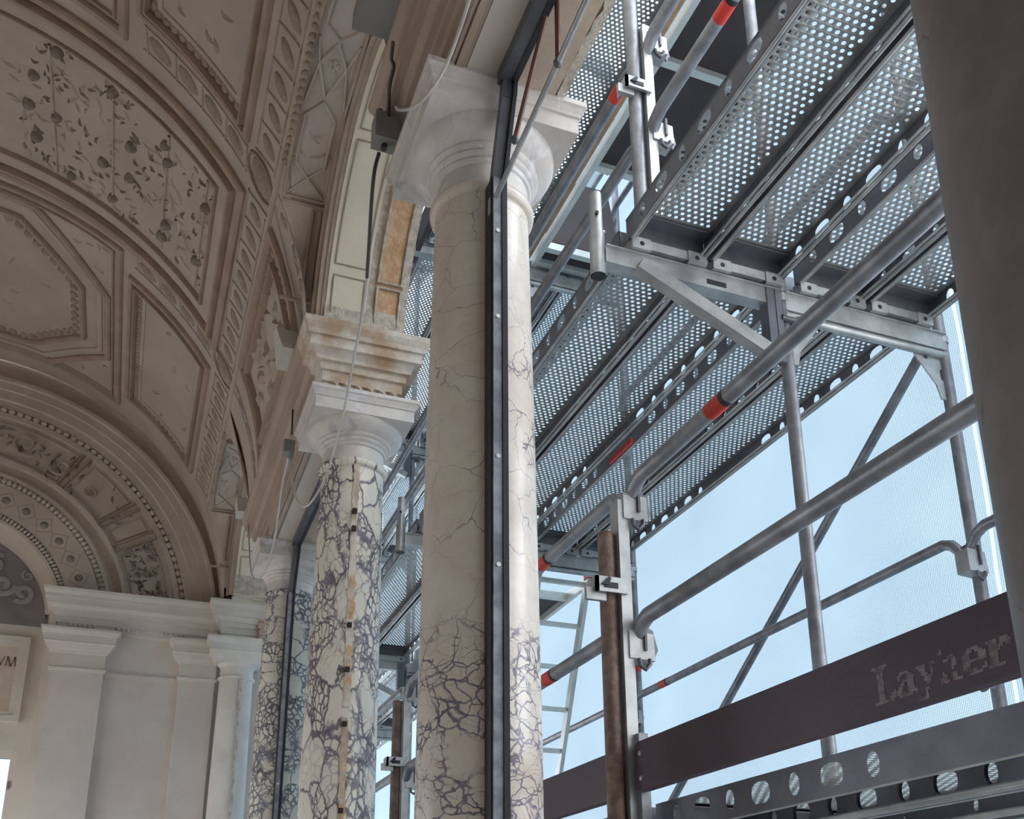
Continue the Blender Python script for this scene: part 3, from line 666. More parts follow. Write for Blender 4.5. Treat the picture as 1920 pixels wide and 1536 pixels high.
# ================================================================== ARCHES
def arch(c_, label, z0=ZE1-.005, r=.81):
    t = thing('arch', (.87, c_, ZE1), label, 'arch', 'arches of the arcade')
    def A(u, v, h=0):
        a = v/r; return (u, c_+(r-h)*math.cos(a), z0+(r-h)*math.sin(a))
    g = lambda d: math.radians(d)*r
    def strip(x0, x1, h, name, mat, a0=0, a1=180):
        n = max(4, int((a1-a0)/3)); mb = MB()
        mb.grid(lambda i, j: A(x0+(x1-x0)*j, g(a0+(a1-a0)*i), h), n, 1, True)
        for xx in (x0, x1): mb.grid(lambda i, j: A(xx, g(a0+(a1-a0)*i), h-.05*j), n, 1)
        return obj(name, mb, M[mat], t, smooth=30)
    strip(.605, .622, -.03, 'archivolt_fillet', 'trim'); strip(.622, .645, -.012, 'archivolt_fillet', 'entab'); strip(.645, .665, -.004, 'archivolt_fillet', 'trim')
    strip(.665, .868, 0, 'painted_intrados', 'cream')
    strip(.868, .905, -.012, 'broken_joint', 'raw'); strip(.905, 1.042, -.006, 'bare_render', 'orange'); strip(1.042, 1.075, .002, 'outer_edge', 'raw')
    P_ = []
    for a0, a1 in ((6, 24), (28, 70), (74, 116), (120, 152), (156, 174)): P_.append([(.69, g(a0)), (.85, g(a0)), (.85, g(a1)), (.69, g(a1))])
    lines(A, P_, .008, .006, 'panel_line', 'trim', t, True)
    P_ = []
    for a0, a1 in ((4, 23), (25, 88), (92, 155), (157, 176)): P_.append([(.915, g(a0)), (1.035, g(a0)), (1.035, g(a1)), (.915, g(a1))])
    lines(A, P_, .012, .010, 'render_edge', 'raw', t, True)
    return t
arch(3.51, 'cream painted arch with bare ochre render on its outer half, nearest')
arch(7.50, 'cream painted arch between the farthest column and the end wall'); arch(-.42, 'cream painted arch behind the viewpoint')
# ================================================================== GLAZING BARS
def glazing(yc, sgn, y_end, label, hinge=False):
    t = thing('glazing_post', (.85, yc-.2, -.75), label, 'steel frame', 'steel glazing frames')
    yf = yc-.178
    m = MB(); m.box(.838, .864, yf-.045, yf+.0, -.75, 2.255); obj('upright', m, M['barworn'], t)
    m = MB(); m.box(.864, .880, yf-.05, yf+.02, -.75, 2.25); m.box(.834, .838, yf-.035, yf+.02, -.75, 2.25); obj('gasket', m, M['black'], t)
    m = MB(); m.bar((.852, yf-.03, 2.25), (.856, yc-.285, 2.50), .034, .03, (0,1,0)); m.bar((.856, yc-.285, 2.49), (.858, yc-.30, 2.59), .036, .03, (0,1,0)); obj('upright_head', m, M['bar'], t)
    m = MB(); m.bar((.872, yf-.035, 2.25), (.876, yc-.288, 2.50), .012, .05, (0,1,0)); m.bar((.876, yc-.288, 2.49), (.878, yc-.30, 2.59), .012, .05, (0,1,0)); obj('gasket', m, M['black'], t)
    m = MB(); m.box(.83, .866, y_end, yc-.28, 2.545, 2.592); obj('head_rail', m, M['bar'], t)
    m = MB(); m.box(.866, .884, y_end, yc-.28, 2.54, 2.592); obj('gasket', m, M['black'], t)
    for z in (.98, 1.3, 1.75, 2.05) if hinge else (1.0, .6):
        obj('screw', MB().tube([(.851, yf-.043, z), (.851, yf-.049, z)], .0065, 10), M['alu'], t)
    return t
glazing(2.53, 1, .78, 'blackened steel bar up the pale near column, turning along the lintel soffit', True)
glazing(6.43, 1, 4.72, 'blackened steel bar up the farthest marble column, turning along the soffit')
glz = thing('window_stay', (.87, 2.3, 2.2), 'folding stay of one zinc rod and two oxide red rods by the pale capital', 'window stay')
S0, S1, S2 = at(926, 378, Y=2.325), at(1046, 118, Y=1.92), at(1108, -20, Y=1.70)
obj('zinc_rod', MB().tube([S0, S0.lerp(S1, .5), S1, S2], .0085, 10), M['steel'], glz, smooth=40)
J = at(965, 262, Y=2.325+(1.92-2.325)*.36); U1 = at(1032, -6, Z=2.585); U2 = at(1044, -6, Z=2.585)
obj('oxide_rod', MB().tube([J, U1], .0075, 8), M['rod'], glz, smooth=40); obj('oxide_rod', MB().tube([S1, U2], .0075, 8), M['rod'], glz, smooth=40)
for p in (J, S1): obj('pivot', MB().ell(p, [(.014,0,0),(0,.014,0),(0,0,.014)], 8, 5), M['bar'], glz, smooth=50)
m = MB(); m.box(S0.x-.014, S0.x+.014, S0.y-.004, S0.y+.012, S0.z-.05, S0.z+.01); obj('bracket_plate', m, M['steel'], glz)
# ================================================================== FITTINGS AND CABLES
p = at(726, 250, X=.665); y_ = p.y
t = thing('junction_box', (p.x, y_, p.z-.06), 'grey junction box fixed beside the pale column capital', 'junction box', 'grey junction boxes')
m = MB(); m.box(.63, .69, 2.70, 2.76, p.z-.055, p.z+.055)
bx = at(722, 250, Y=2.73); m = MB(); m.box(bx.x-.042, bx.x+.042, 2.69, 2.76, bx.z-.055, bx.z+.055); obj('case', m, M['grey'], t)
m = MB(); 
for dx in (-.022, .022): m.tube([(bx.x+dx, 2.725, bx.z+.05), (bx.x+dx, 2.725, bx.z+.09)], .009, 8)
m.tube([(bx.x, 2.725, bx.z-.05), (bx.x-.004, 2.725, bx.z-.075)], .011, 8); obj('cable_gland', m, M['cabled'], t, smooth=40)
b2 = at(541, 840, Y=4.80)
t = thing('junction_box', (b2.x, 4.80, b2.z-.03), 'small grey junction box on the lintel beside the cream-clast column', 'junction box', 'grey junction boxes')
m = MB(); m.box(b2.x-.028, b2.x+.028, 4.77, 4.84, b2.z-.035, b2.z+.035); obj('case', m, M['grey'], t)
obj('cable_gland', MB().tube([(b2.x+.012, 4.79, b2.z-.03), (b2.x+.016, 4.785, b2.z-.07)], .012, 8), M['grey'], t, smooth=40)
def smooth_path(P, k=6):
    P = [Vector(p) for p in P]; out = []
    for i in range(len(P)-1):
        p0, p1, p2, p3 = P[max(i-1, 0)], P[i], P[i+1], P[min(i+2, len(P)-1)]
        for q in range(k):
            t = q/k; out.append(.5*((2*p1)+(p2-p0)*t+(2*p0-5*p1+4*p2-p3)*t*t+(3*p1-p0-3*p2+p3)*t**3))
    out.append(P[-1]); return out
def cable(pts, r, mat, label):
    return obj('cable', MB().tube(smooth_path(pts), r, 8), M[mat], None, label, 'cable', 'loose cables', smooth=60)
cable([at(884, -15, Y=1.75), at(862, 55, Y=2.0), at(835, 125, Y=2.15), at(800, 180, Y=2.24), at(770, 203, Y=2.34), at(748, 206, Y=2.50), at(742, 200, Y=2.62)], .005, 'cable', 'pale cable curving down in front of the near lintel to the capital')
cable([at(687.6, 524, Y=3.20), at(682, 570, Y=3.35), at(672, 630, Y=3.55), at(660, 690, Y=3.72), at(645, 770, Y=3.92), at(628, 835, Y=4.08), at(612, 890, Y=4.2), at(592, 930, Y=4.36), at(573, 950, Y=4.5), at(558, 940, Y=4.6), at(548, 905, Y=4.7), at(545, 862, Y=4.78)], .0055, 'cable', 'long pale cable looping from the arch down past the cream-clast capital')
cable([at(711, 286, Y=2.735), at(702, 322, Y=2.77), at(696.5, 380, Y=2.85), at(692.5, 450, Y=2.99), at(688, 520, Y=3.18)], .007, 'cabled', 'dark cable hanging below the grey junction box on the arch')
cable([at(541, 858, Y=4.79), at(530, 905, Y=5.0), at(522, 960, Y=5.3), at(515, 1010, Y=5.6), at(503, 1055, Y=5.85), at(488, 1084, Y=6.0), at(477, 1086, Y=6.1), at(470, 1065, Y=6.3), at(467, 1020, Y=6.5), at(465, 975, Y=6.6)], .0055, 'cable', 'thin pale cable looping below the lintel towards the farthest column')
cable([at(737, 78, Y=2.45), at(734, 110, Y=2.50), at(738, 125, Y=2.53), at(730, 165, Y=2.60), at(729, 222, Y=2.70)], .006, 'cabled', 'dark cable pinned to the cornice edge above the junction box')
cable([at(552, 688, Y=4.95), at(552, 720, Y=4.9), at(549, 770, Y=4.85), at(547, 815, Y=4.82)], .005, 'cabled', 'dark cable dropping from the white fitting to the small box on the lintel')
m = MB(); q = at(742, 74, Z=2.965); m.box(q.x-.15, q.x, 1.95, q.y, 2.95, 3.02); obj('floodlight_housing', m, M['grey'], None, 'flat grey lamp housing lying on the cornice at the top of the picture', 'lamp housing')
q = at(552, 650, Z=3.02); t = thing('spot_projector', (q.x, q.y, 2.93), 'white wedge shaped projector standing on the cornice above the lintel', 'projector')
m = MB(); m.hexa([(q.x-.07,q.y-.10,2.94),(q.x+.05,q.y-.10,2.94),(q.x+.05,q.y+.12,2.94),(q.x-.07,q.y+.12,2.94)], [(q.x-.10,q.y-.02,3.10),(q.x+.02,q.y-.02,3.10),(q.x+.02,q.y+.12,3.16),(q.x-.10,q.y+.12,3.16)]); obj('housing', m, M['white'], t)
m = MB(); m.lathe((q.x+.035, q.y-.11, 2.985), [(.0,0),(.02,0),(.02,.02),(.0,.02)], 14); obj('pivot_knob', m, M['grey'], t)
q = at(458, 952, Z=3.0); m = MB(); m.hexa([(q.x-.05,q.y-.08,2.935),(q.x+.05,q.y-.08,2.935),(q.x+.05,q.y+.06,2.935),(q.x-.05,q.y+.06,2.935)], [(q.x-.06,q.y-.06,3.05),(q.x+.04,q.y-.06,3.05),(q.x+.04,q.y+.06,3.05),(q.x-.06,q.y+.06,3.05)]); obj('sensor_box', m, M['white'], None, 'small white box on the cornice near the farthest column', 'sensor box')
# ================================================================== SCAFFOLD
LB = 2.64; YF = [2.58, 5.22, 7.86, 10.5]; ZL = [.322, 2.365, 4.40]
XS, XA, XB = 1.32, 2.075, 2.83
BAYN = ['near bay', 'second bay', 'third bay', 'fourth bay', 'farthest bay']; LEVN = ['lower level', 'middle level', 'top level']
PXS = [1.42, 1.745, 2.12, 2.445]; PN = ['first plank from the building', 'second plank from the building', 'third plank from the building', 'outermost plank by the netting']
DL = 2.585
def cell(mb, mp, u0, u1, v0, v1, hu, hv, n=12, sq=1.):   # rectangle with an oval hole
    cu, cv = (u0+u1)/2, (v0+v1)/2; a, b_ = (u1-u0)/2, (v1-v0)/2; vs = []
    cor = [math.atan2(b_, a), math.pi-math.atan2(b_, a), math.pi+math.atan2(b_, a), 2*math.pi-math.atan2(b_, a)]
    angs = sorted(set([round(2*math.pi*k/n, 5) for k in range(n)]+[round(c, 5) for c in cor])); m_ = len(angs)
    for t in angs:
        c, s = math.cos(t), math.sin(t); k = min(a/abs(c) if abs(c) > 1e-6 else 1e9, b_/abs(s) if abs(s) > 1e-6 else 1e9)
        vs.append(mp(cu+c*k, cv+s*k))
    for t in angs:
        c, s = math.cos(t), math.sin(t); e = sq
        vs.append(mp(cu+hu*math.copysign(abs(c)**e, c), cv+hv*math.copysign(abs(s)**e, s)))
    mb.add(vs, [(k, (k+1) % m_, m_+(k+1) % m_, m_+k) for k in range(m_)])
def make_deck():
    x0, y0, z = PXS[0], YF[0]-LB+.028, ZL[1]; wd = .32
    t = thing('steel_deck', (x0+.16, y0+DL/2, z), 'deck', 'scaffold deck', 'perforated steel scaffold decks')
    # perforated top sheet
    mb = MB(); zt = z+.086; nc = 11; pu = (wd-.034)/nc; pv = .0225; nr = int((DL-.12)/pv); ys = y0+(DL-nr*pv)/2; xs = x0+.017
    vs = []; fs = []
    oc = [(math.cos(math.pi/4*k), math.sin(math.pi/4*k)) for k in range(8)]
    sqv = [(1,0),(1,1),(0,1),(-1,1),(-1,0),(-1,-1),(0,-1),(1,-1)]
    for r in range(nr):
        odd = r % 2
        for c in range(nc-odd):
            cx_ = xs+pu*(c+.5+odd*.5); cy_ = ys+pv*(r+.5); b = len(vs)
            for a, d in sqv: vs.append((cx_+a*pu/2, cy_+d*pv/2, zt))
            for a, d in oc: vs.append((cx_+a*.0073, cy_+d*.0068, zt+.0015))
            fs += [(b+k, b+(k+1) % 8, b+8+(k+1) % 8, b+8+k) for k in range(8)]
        if odd:
            for xa, xb in ((xs, xs+pu/2), (xs+pu*(nc-.5), xs+pu*nc)):
                b = len(vs); vs += [(xa, ys+pv*r, zt), (xb, ys+pv*r, zt), (xb, ys+pv*(r+1), zt), (xa, ys+pv*(r+1), zt)]; fs.append((b, b+1, b+2, b+3))
    for xa, xb, ya, yb in ((x0, xs, y0, y0+DL), (x0+wd-.017, x0+wd, y0, y0+DL), (xs, x0+wd-.017, y0, ys), (xs, x0+wd-.017, ys+nr*pv, y0+DL)):
        b = len(vs); vs += [(xa, ya, zt), (xb, ya, zt), (xb, yb, zt), (xa, yb, zt)]; fs.append((b, b+1, b+2, b+3))
    mb.add(vs, fs); obj('perforated_sheet', mb, M['sheet'], t)
    slots = [.116+.1335*k for k in range(8)]+[DL-.116-.1335*k for k in range(7)][::-1]
    for sx in (0, 1):
        x = x0+(.003 if not sx else wd-.003); mb = MB(); mp = lambda u, v: (x, u, v)
        e = y0
        for k, s in enumerate(slots):
            kk = k if k < 8 else 14-k
            a, b_ = y0+s-.06675, y0+s+.06675
            if a > e+1e-5: mb.add([mp(e, z), mp(a, z), mp(a, zt), mp(e, zt)], [(0,1,2,3)])
            cell(mb, mp, a, b_, z+.010, zt-.006, .019 if kk % 2 == 0 else .038, .027, 12, .75 if kk % 2 else 1.)
            for va, vb in ((z, z+.010), (zt-.006, zt)): mb.add([mp(a, va), mp(b_, va), mp(b_, vb), mp(a, vb)], [(0,1,2,3)])
            e = b_
        mb.add([mp(e, z), mp(y0+DL, z), mp(y0+DL, zt), mp(e, zt)], [(0,1,2,3)])
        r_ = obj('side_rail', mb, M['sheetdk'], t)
        sg = 1 if not sx else -1
        m2 = MB().tube([(x+sg*.010, y0+.02, z+.006), (x+sg*.010, y0+DL-.02, z+.006)], .0085, 8); m2.tube([(x+sg*.026, y0+.02, z+.010), (x+sg*.026, y0+DL-.02, z+.010)], .005, 6); obj('rolled_lip', m2, M['steel'], r_, smooth=50)
    for sy_ in (0, 1):
        ye = y0+(0 if not sy_ else DL); sg = 1 if not sy_ else -1
        m2 = MB(); m2.box(x0+.006, x0+wd-.006, min(ye, ye+sg*.004), max(ye, ye+sg*.004), z+.004, zt); m2.box(x0+.006, x0+wd-.006, min(ye+sg*.004, ye+sg*.06), max(ye+sg*.004, ye+sg*.06), zt-.012, zt-.008); ep = obj('end_plate', m2, M['sheetdk'], t)
        m2 = MB()
        ya_, yb_ = min(ye-sg*.022, ye+sg*.024), max(ye-sg*.022, ye+sg*.024)
        m2.box(x0+.012, x0+.085, ya_, yb_, z-.036, z+.010); m2.box(x0+.235, x0+.308, ya_, yb_, z-.036, z+.010); m2.box(x0+.085, x0+.235, ya_+.004, yb_-.004, z-.028, z+.008); obj('claw', m2, M['steel'], t)
        for xx in (.05, .27): obj('rivet', MB().tube([(x0+xx, ye+sg*.0235, z-.014), (x0+xx, ye+sg*.0255, z-.014)], .009, 10), M['black'], t)
    return t
deck0 = make_deck()
def dlabel(l, b, p): return 'perforated steel deck plank of the %s, %s, %s' % (LEVN[l], BAYN[b], PN[p])
first = True
for l, b, ps in ((1, 0, (0,1,2,3)), (1, 1, (0,1,2,3)), (1, 2, (0,1)), (1, 3, (0,1,2,3)), (1, 4, (0,1,2,3)), (0, 0, (0,1,2,3)), (0, 1, (0,1,2,3)), (2, 1, (0,1)), (2, 2, (0,1,2,3)), (2, 3, (0,1,2,3)), (2, 4, (0,1,2,3))):
    for p_ in ps:
        if first: deck0['label'] = dlabel(l, b, p_); first = False
        else: dup(deck0, (PXS[p_]-PXS[0], LB*b, ZL[l]-ZL[1]), dlabel(l, b, p_))
for o in list(C.objects):
    if o.get('label') == dlabel(1, 1, 1):
        q = at(1163, 849, Z=ZL[1]+.0); obj('red_mark', MB().box(q.x-.004, q.x+.010, q.y-.12, q.y+.12, ZL[1]-.004, ZL[1]+.022), M['red'], o); break
# ---- frames: two standards and a U transom
def make_frame():
    y, z = YF[0], ZL[1]; t = thing('scaffold_portal', ((XA+XB)/2, y, ZL[0]-.02), 'frame', 'scaffold frame', 'galvanised scaffold frames')
    for x in (XA, XB):
        obj('standard', MB().tube([(x, y, ZL[0]-.034), (x, y, z-.036)], .0242, 20), M['steelw'], t, smooth=40)
        obj('collar', MB().tube([(x, y, z-.075), (x, y, z-.043)], .0285, 14), M['steel'], t, smooth=40)
    m = MB(); m.box(XA, XB, y-.026, y+.026, z-.115, z-.110); m.box(XA, XB, y-.026, y-.022, z-.110, z-.044); m.box(XA, XB, y+.022, y+.026, z-.110, z-.044); m.box(XA, XB, y-.034, y-.022, z-.044, z-.039); m.box(XA, XB, y+.022, y+.034, z-.044, z-.039); obj('transom', m, M['steel'], t)
    m = MB(); m.tube([(XA, y-.010, z-.132), (XB, y-.010, z-.132)], .017, 10); obj('transom_tube', m, M['steel'], t, smooth=40)
    for x, sg in ((XA, 1), (XB, -1)):
        m = MB()
        for yy in (y-.004,):
            pts = [(x+sg*.02, z-.09), (x+sg*.16, z-.09), (x+sg*.15, z-.15), (x+sg*.06, z-.27), (x+sg*.045, z-.33), (x+sg*.02, z-.33), (x+sg*.02, z-.25), (x+sg*.035, z-.24), (x+sg*.035, z-.20), (x+sg*.02, z-.19)]
            m.prism(pts, lambda a, b_: (a, y-.005, b_), lambda a, b_: (a, y+.001, b_))
        obj('gusset_plate', m, M['steel'], t)
        m = MB(); m.box(x+sg*.09, x+sg*.105, y-.007, y-.005, z-.16, z-.12); obj('gusset_slot', m, M['black'], t)
    m = MB().tube([(XA-.03, y-.03, z-.16), (XA+.05, y-.03, z-.16)], .012, 8); m.tube([(XA+.05, y-.035, z-.16), (XA+.05, y-.02, z-.16)], .022, 10); obj('bolt', m, M['bar'], t, smooth=40)
    return t
fr0 = make_frame()
FN = ['nearest frame line', 'second frame line', 'third frame line', 'fourth frame line']
UN = ['below the lower decks', 'carrying the middle decks', 'carrying the top decks', 'above the top decks']
fr0['label'] = 'galvanised scaffold frame %s at the %s' % (UN[1], FN[0])
for k in range(4):
    for l in (0, 1, 2, 3):
        if k == 0 and l == 1: continue
        if k == 3 and l == 0: continue
        dup(fr0, (0, LB*k, (ZL[1]-ZL[0])*(l-1)), 'galvanised scaffold frame %s at the %s' % (UN[l], FN[k]))
# ---- brackets towards the building
def make_bracket():
    y, z = YF[0], ZL[1]; t = thing('scaffold_bracket', (XS, y, z-.2), 'bracket', 'scaffold bracket', 'scaffold brackets towards the building')
    obj('end_tube', MB().tube([(XS, y, z-.155), (XS, y, z+.02)], .027, 20, False), M['steel'], t, smooth=40)
    obj('end_spigot', MB().tube([(XS, y, z+.02), (XS, y, z+.05), (XS, y, z+.19)], [.024, .022, .021], 18), M['steel'], t, smooth=40)
    obj('tube_bore', MB().tube([(XS, y, z-.154), (XS, y, z-.10)], .0225, 16), M['black'], t)
    obj('pin_hole', MB().tube([(XS-.008, y-.020, z+.09), (XS-.010, y-.0285, z+.09)], .007, 10), M['black'], t)
    m = MB(); m.box(XS+.02, XA-.02, y-.026, y+.026, z-.105, z-.100); m.box(XS+.02, XA-.02, y-.026, y-.022, z-.100, z-.044); m.box(XS+.02, XA-.02, y+.022, y+.026, z-.100, z-.044); m.box(XS+.02, XA-.02, y-.036, y-.022, z-.044, z-.039); obj('arm', m, M['steel'], t)
    m = MB().bar((XS+.14, y-.032, z-.095), (XA-.06, y-.032, z-.345), .05, .045, (0,1,0)); obj('diagonal', m, M['steel'], t)
    m = MB(); m.box(XA-.085, XA-.05, y-.03, y+.02, z-.35, z-.03); m.box(XA-.05, XA-.025, y-.033, y-.02, z-.35, z-.03); obj('upright_plate', m, M['sheetdk'], t)
    m = MB(); m.box(XS+.42, XS+.50, y-.0275, y-.026, z-.09, z-.07); obj('slot', m, M['black'], t)
    obj('hook', MB().tube([(XS+.03, y+.03, z+.02), (XS+.035, y+.03, z+.055), (XS+.045, y+.03, z+.065)], .009, 8), M['steel'], t, smooth=40)
    return t
br0 = make_bracket(); br0['label'] = 'galvanised bracket with hanging end tube, middle level, nearest frame line'
for l in range(3):
    for k in range(3):
        if (l, k) == (1, 0): continue
        if l == 2 and k == 0: continue
        dup(br0, (0, LB*k, ZL[l]-ZL[1]), 'galvanised bracket with end tube, %s, %s' % (LEVN[l], FN[k]))
# ---- guard posts
def coupler(parent, x, y, z):
    m = MB(); m.hexa([(x-.016,y-.040,z-.044),(x+.064,y-.046,z-.050),(x+.064,y+.02,z-.050),(x-.016,y+.02,z-.044)], [(x-.016,y-.040,z+.042),(x+.064,y-.042,z+.034),(x+.064,y+.02,z+.034),(x-.016,y+.02,z+.042)]); c = obj('coupler', m, M['steel'], parent)
    m = MB(); m.prism([(.0,.06),(.04,.085),(.085,.06),(.10,.0),(.085,-.03),(.06,.02)], lambda a, b_: (x+a, y-.002, z+b_), lambda a, b_: (x+a, y+.006, z+b_)); obj('wedge_plate', m, M['sheetdk'], c)
    m = MB().tube([(x+.01, y-.044, z-.046), (x+.013, y-.046, z-.068), (x+.03, y-.046, z-.078), (x+.046, y-.046, z-.060), (x+.046, y-.046, z-.045)], .007, 8); m.box(x+.030, x+.038, y-.05, y-.040, z-.02, z+.055); obj('wedge', m, M['bar'], c, smooth=40)
def post(xt, y, z0, zt, zc, mat, zcl, cz_, label):
    t = thing('guard_post', (xt, y, z0), label, 'guard post', 'guard posts along the building side')
    obj('post_tube', MB().tube([(xt, y, z0), (xt, y, zt)], .0255, 20), M[mat], t, smooth=40)
    m = MB(); xc_ = xt+.028; m.box(xc_, xc_+.006, y-.035, y+.02, z0, zc); m.box(xc_+.006, xc_+.036, y-.035, y-.029, z0, zc); m.box(xc_+.006, xc_+.036, y+.014, y+.02, z0, zc); obj('channel', m, M['steel'], t)
    m = MB(); m.box(xt-.06, xt+.045, y-.046, y-.036, zcl-.024, zcl+.024); m.box(xt-.06, xt-.05, y-.046, y+.03, zcl-.024, zcl+.024); m.box(xt-.085, xt-.02, y-.03, y-.015, zcl-.048, zcl-.01); cl = obj('clamp', m, M['steel'], t)
    m = MB(); m.box(xt-.035, xt+.012, y-.048, y-.046, zcl-.012, zcl+.006); m.prism([(-.045,-.004),(-.02,.022),(-.012,.018),(-.02,-.004)], lambda a, b_: (xt+a, y-.052, zcl+b_), lambda a, b_: (xt+a, y-.046, zcl+b_)); obj('clamp_slot', m, M['black'], cl)
    for z in cz_: coupler(t, xc_+.034, y, z)
    return t
pt = at(1141, 1150, Y=2.55); pu_ = at(1189, 150, Y=2.55)
post(pt.x, 2.55, .30, at(1130, 1000, Y=2.55).z, at(1150, 945, Y=2.55).z, 'rust', at(1133, 1105, Y=2.55).z, (at(1172, 958, Y=2.55).z, at(1188, 1215, Y=2.55).z), 'rusty brown guard post with zinc channel and clamp, end of the maroon toe board')
pf_ = at(742, 1430, Y=5.19)
post(pf_.x, 5.19, .30, 1.32, 1.40, 'rust', .98, (1.36, .89), 'rusty guard post of the lower level seen in the gap between two columns')
post(pu_.x, 2.55, 2.44, 3.9, at(1205, 62, Y=2.55).z, 'steelw', at(1183, 172, Y=2.55).z, (at(1214, 92, Y=2.55).z, at(1224, 258, Y=2.55).z), 'grey zinc guard post with clamp standing on the middle level')
# ---- guard rails
def rail(x, y0, y1, z, label, tapes=(), r=.0238, bend=True, mat='steelw', group='guard rails of the scaffold'):
    t = thing('guard_rail', (x, (y0+y1)/2, z-r), label, 'guard rail', group)
    P_ = [(x, y0+.13, z), (x, y1-.13, z)]
    if bend: P_ = [(x, y0+.012, z-.080), (x, y0+.03, z-.050), (x, y0+.06, z-.016), (x, y0+.10, z)]+[(x, y1-.10, z), (x, y1-.06, z-.016), (x, y1-.03, z-.050), (x, y1-.012, z-.080)]
    rr = [r*.8, r*.95, r, r, r, r, r*.95, r*.8] if bend else r
    obj('tube', MB().tube(P_, rr, 18), M[mat], t, smooth=50)
    for yy in tapes:
        obj('red_tape', MB().tube([(x, yy-.036, z), (x, yy+.036, z)], r*1.035, 18), M['red'], t, smooth=50)
        obj('black_tape', MB().tube([(x, yy-.054, z), (x, yy-.036, z)], r*1.035, 18), M['black'], t, smooth=50)
    return t
yn = YF[0]-LB
rail(1.378, yn, 2.56, 1.408, 'upper inner guard rail of the lower level, near bay, one red tape ring', (2.02,))
rail(1.378, yn, 2.56, .949, 'lower inner guard rail just above the lettered maroon toe board')
rail(1.378, 2.56, 5.19, 1.408, 'upper inner guard rail of the lower level, second bay', (3.23,))
rail(1.378, 2.56, 5.19, .949, 'lower inner guard rail of the lower level, second bay', (3.20,))
rail(1.378, 5.19, 7.83, 1.408, 'upper inner guard rail of the lower level, third bay', (5.9,)); rail(1.378, 5.19, 7.83, .949, 'lower inner guard rail of the lower level, third bay', (5.9,))
ub = pu_.x+.05
for b in range(3):
    for q, (rr_, nm) in enumerate(((.529, 'lower'), (.468, 'upper'))):
        tp = {0: (at(1358, 12, X=ub).y,) if q == 0 else (), 1: (at(1160, 215, X=ub).y+.0,) if q == 1 else (), 2: ()}[b]
        rail(ub, yn+LB*b, 2.56+LB*b, ub/rr_, '%s inner guard rail of the middle level, %s' % (nm, BAYN[b]), tp)
for b in range(3):
    for l, zz in ((0, 1.462), (0, .96), (1, 3.5), (2, 5.03), (2, 5.49)):
        hi = zz in (1.462, 3.5, 5.49)
        if l == 2 and b == 0: continue
        if l == 1 and b == 2: continue
        tp = (at(1258, 1291, X=XB).y,) if (zz == 1.462 and b == 1) else (at(1068, 438, X=XB).y,) if (zz == 5.49 and b == 1) else ()
        rl = rail(XB-.045, yn+LB*b, YF[0]+LB*b, zz, '%s outer guard rail by the netting, %s, %s' % ('upper' if hi else 'lower', LEVN[l], BAYN[b]), tp, .021)
        if zz == 1.462: coupler(rl, XB-.075, YF[0]+LB*b-.01, zz-.115)
# ---- diagonal brace on the outer side
t = thing('diagonal_brace', (XB-.03, 3.9, .5), 'long diagonal brace tube crossing the netting behind the guard rails', 'brace')
d0_, d1_ = at(1712, 690, X=XB+.047), at(1350, 1340, X=XB+.047); dd_ = (d1_-d0_).normalized(); a_, b2_ = d0_-dd_*.05, d0_+dd_*2.95
obj('tube', MB().tube([a_, b2_], .0215, 18), M['steelw'], t, smooth=50)
obj('red_tape', MB().tube([a_.lerp(b2_, .80), a_.lerp(b2_, .83)], .0225, 18), M['red'], t, smooth=50)
# red tape ring on the far outer standard
q = at(1180, 1255, X=XB); obj('tape_ring', MB().tube([(XB, YF[1], q.z-.045), (XB, YF[1], q.z+.045)], .0256, 18), M['red'], None, 'red tape ring on the far outer scaffold standard', 'tape', smooth=50)
# ---- toe boards
def toe(x, y0, y1, z0, z1, label):
    t = thing('toe_board', (x, (y0+y1)/2, z0), label, 'toe board', 'maroon toe boards')
    m = MB(); pts = [(y0, z0), (y1-.02, z0), (y1-.006, z0+.006), (y1, z0+.02), (y1, z1-.02), (y1-.006, z1-.006), (y1-.02, z1), (y0, z1)]
    m.prism(pts, lambda a, b_: (x-.015, a, b_), lambda a, b_: (x+.015, a, b_)); obj('board', m, M['maroon'], t)
    for z in (z0+.035, z1-.035): obj('bolt', MB().ell((x-.015, y1-.03, z), [(0,.008,0),(0,0,.008),(-.004,0,0)], 8, 3, True), M['steel'], t)
    return t
tb = toe(1.352, yn, 2.505, .432, .572, 'maroon toe board with worn Layher lettering at the lower right')
tb['label'] = 'maroon toe board with worn white lettering, nearest, above the lowest deck'
toe(1.352, 2.60, 5.15, .432, .572, 'maroon toe board continuing beyond the rusty guard post')
toe(1.352, 5.24, 7.8, .432, .572, 'maroon toe board of the lower level, third bay'); toe(1.37, YF[0]+.05, YF[1]+.12, 4.30, 4.48, 'maroon toe board of the top level seen beside the arch')
m = MB(); m.box(1.345, 1.375, 2.49, 2.53, .33, .60); m.box(1.35, 1.41, 2.50, 2.56, .325, .345); obj('toe_board_bracket', m, M['steelw'], None, 'zinc bracket holding the toe board end at the rusty post', 'bracket')
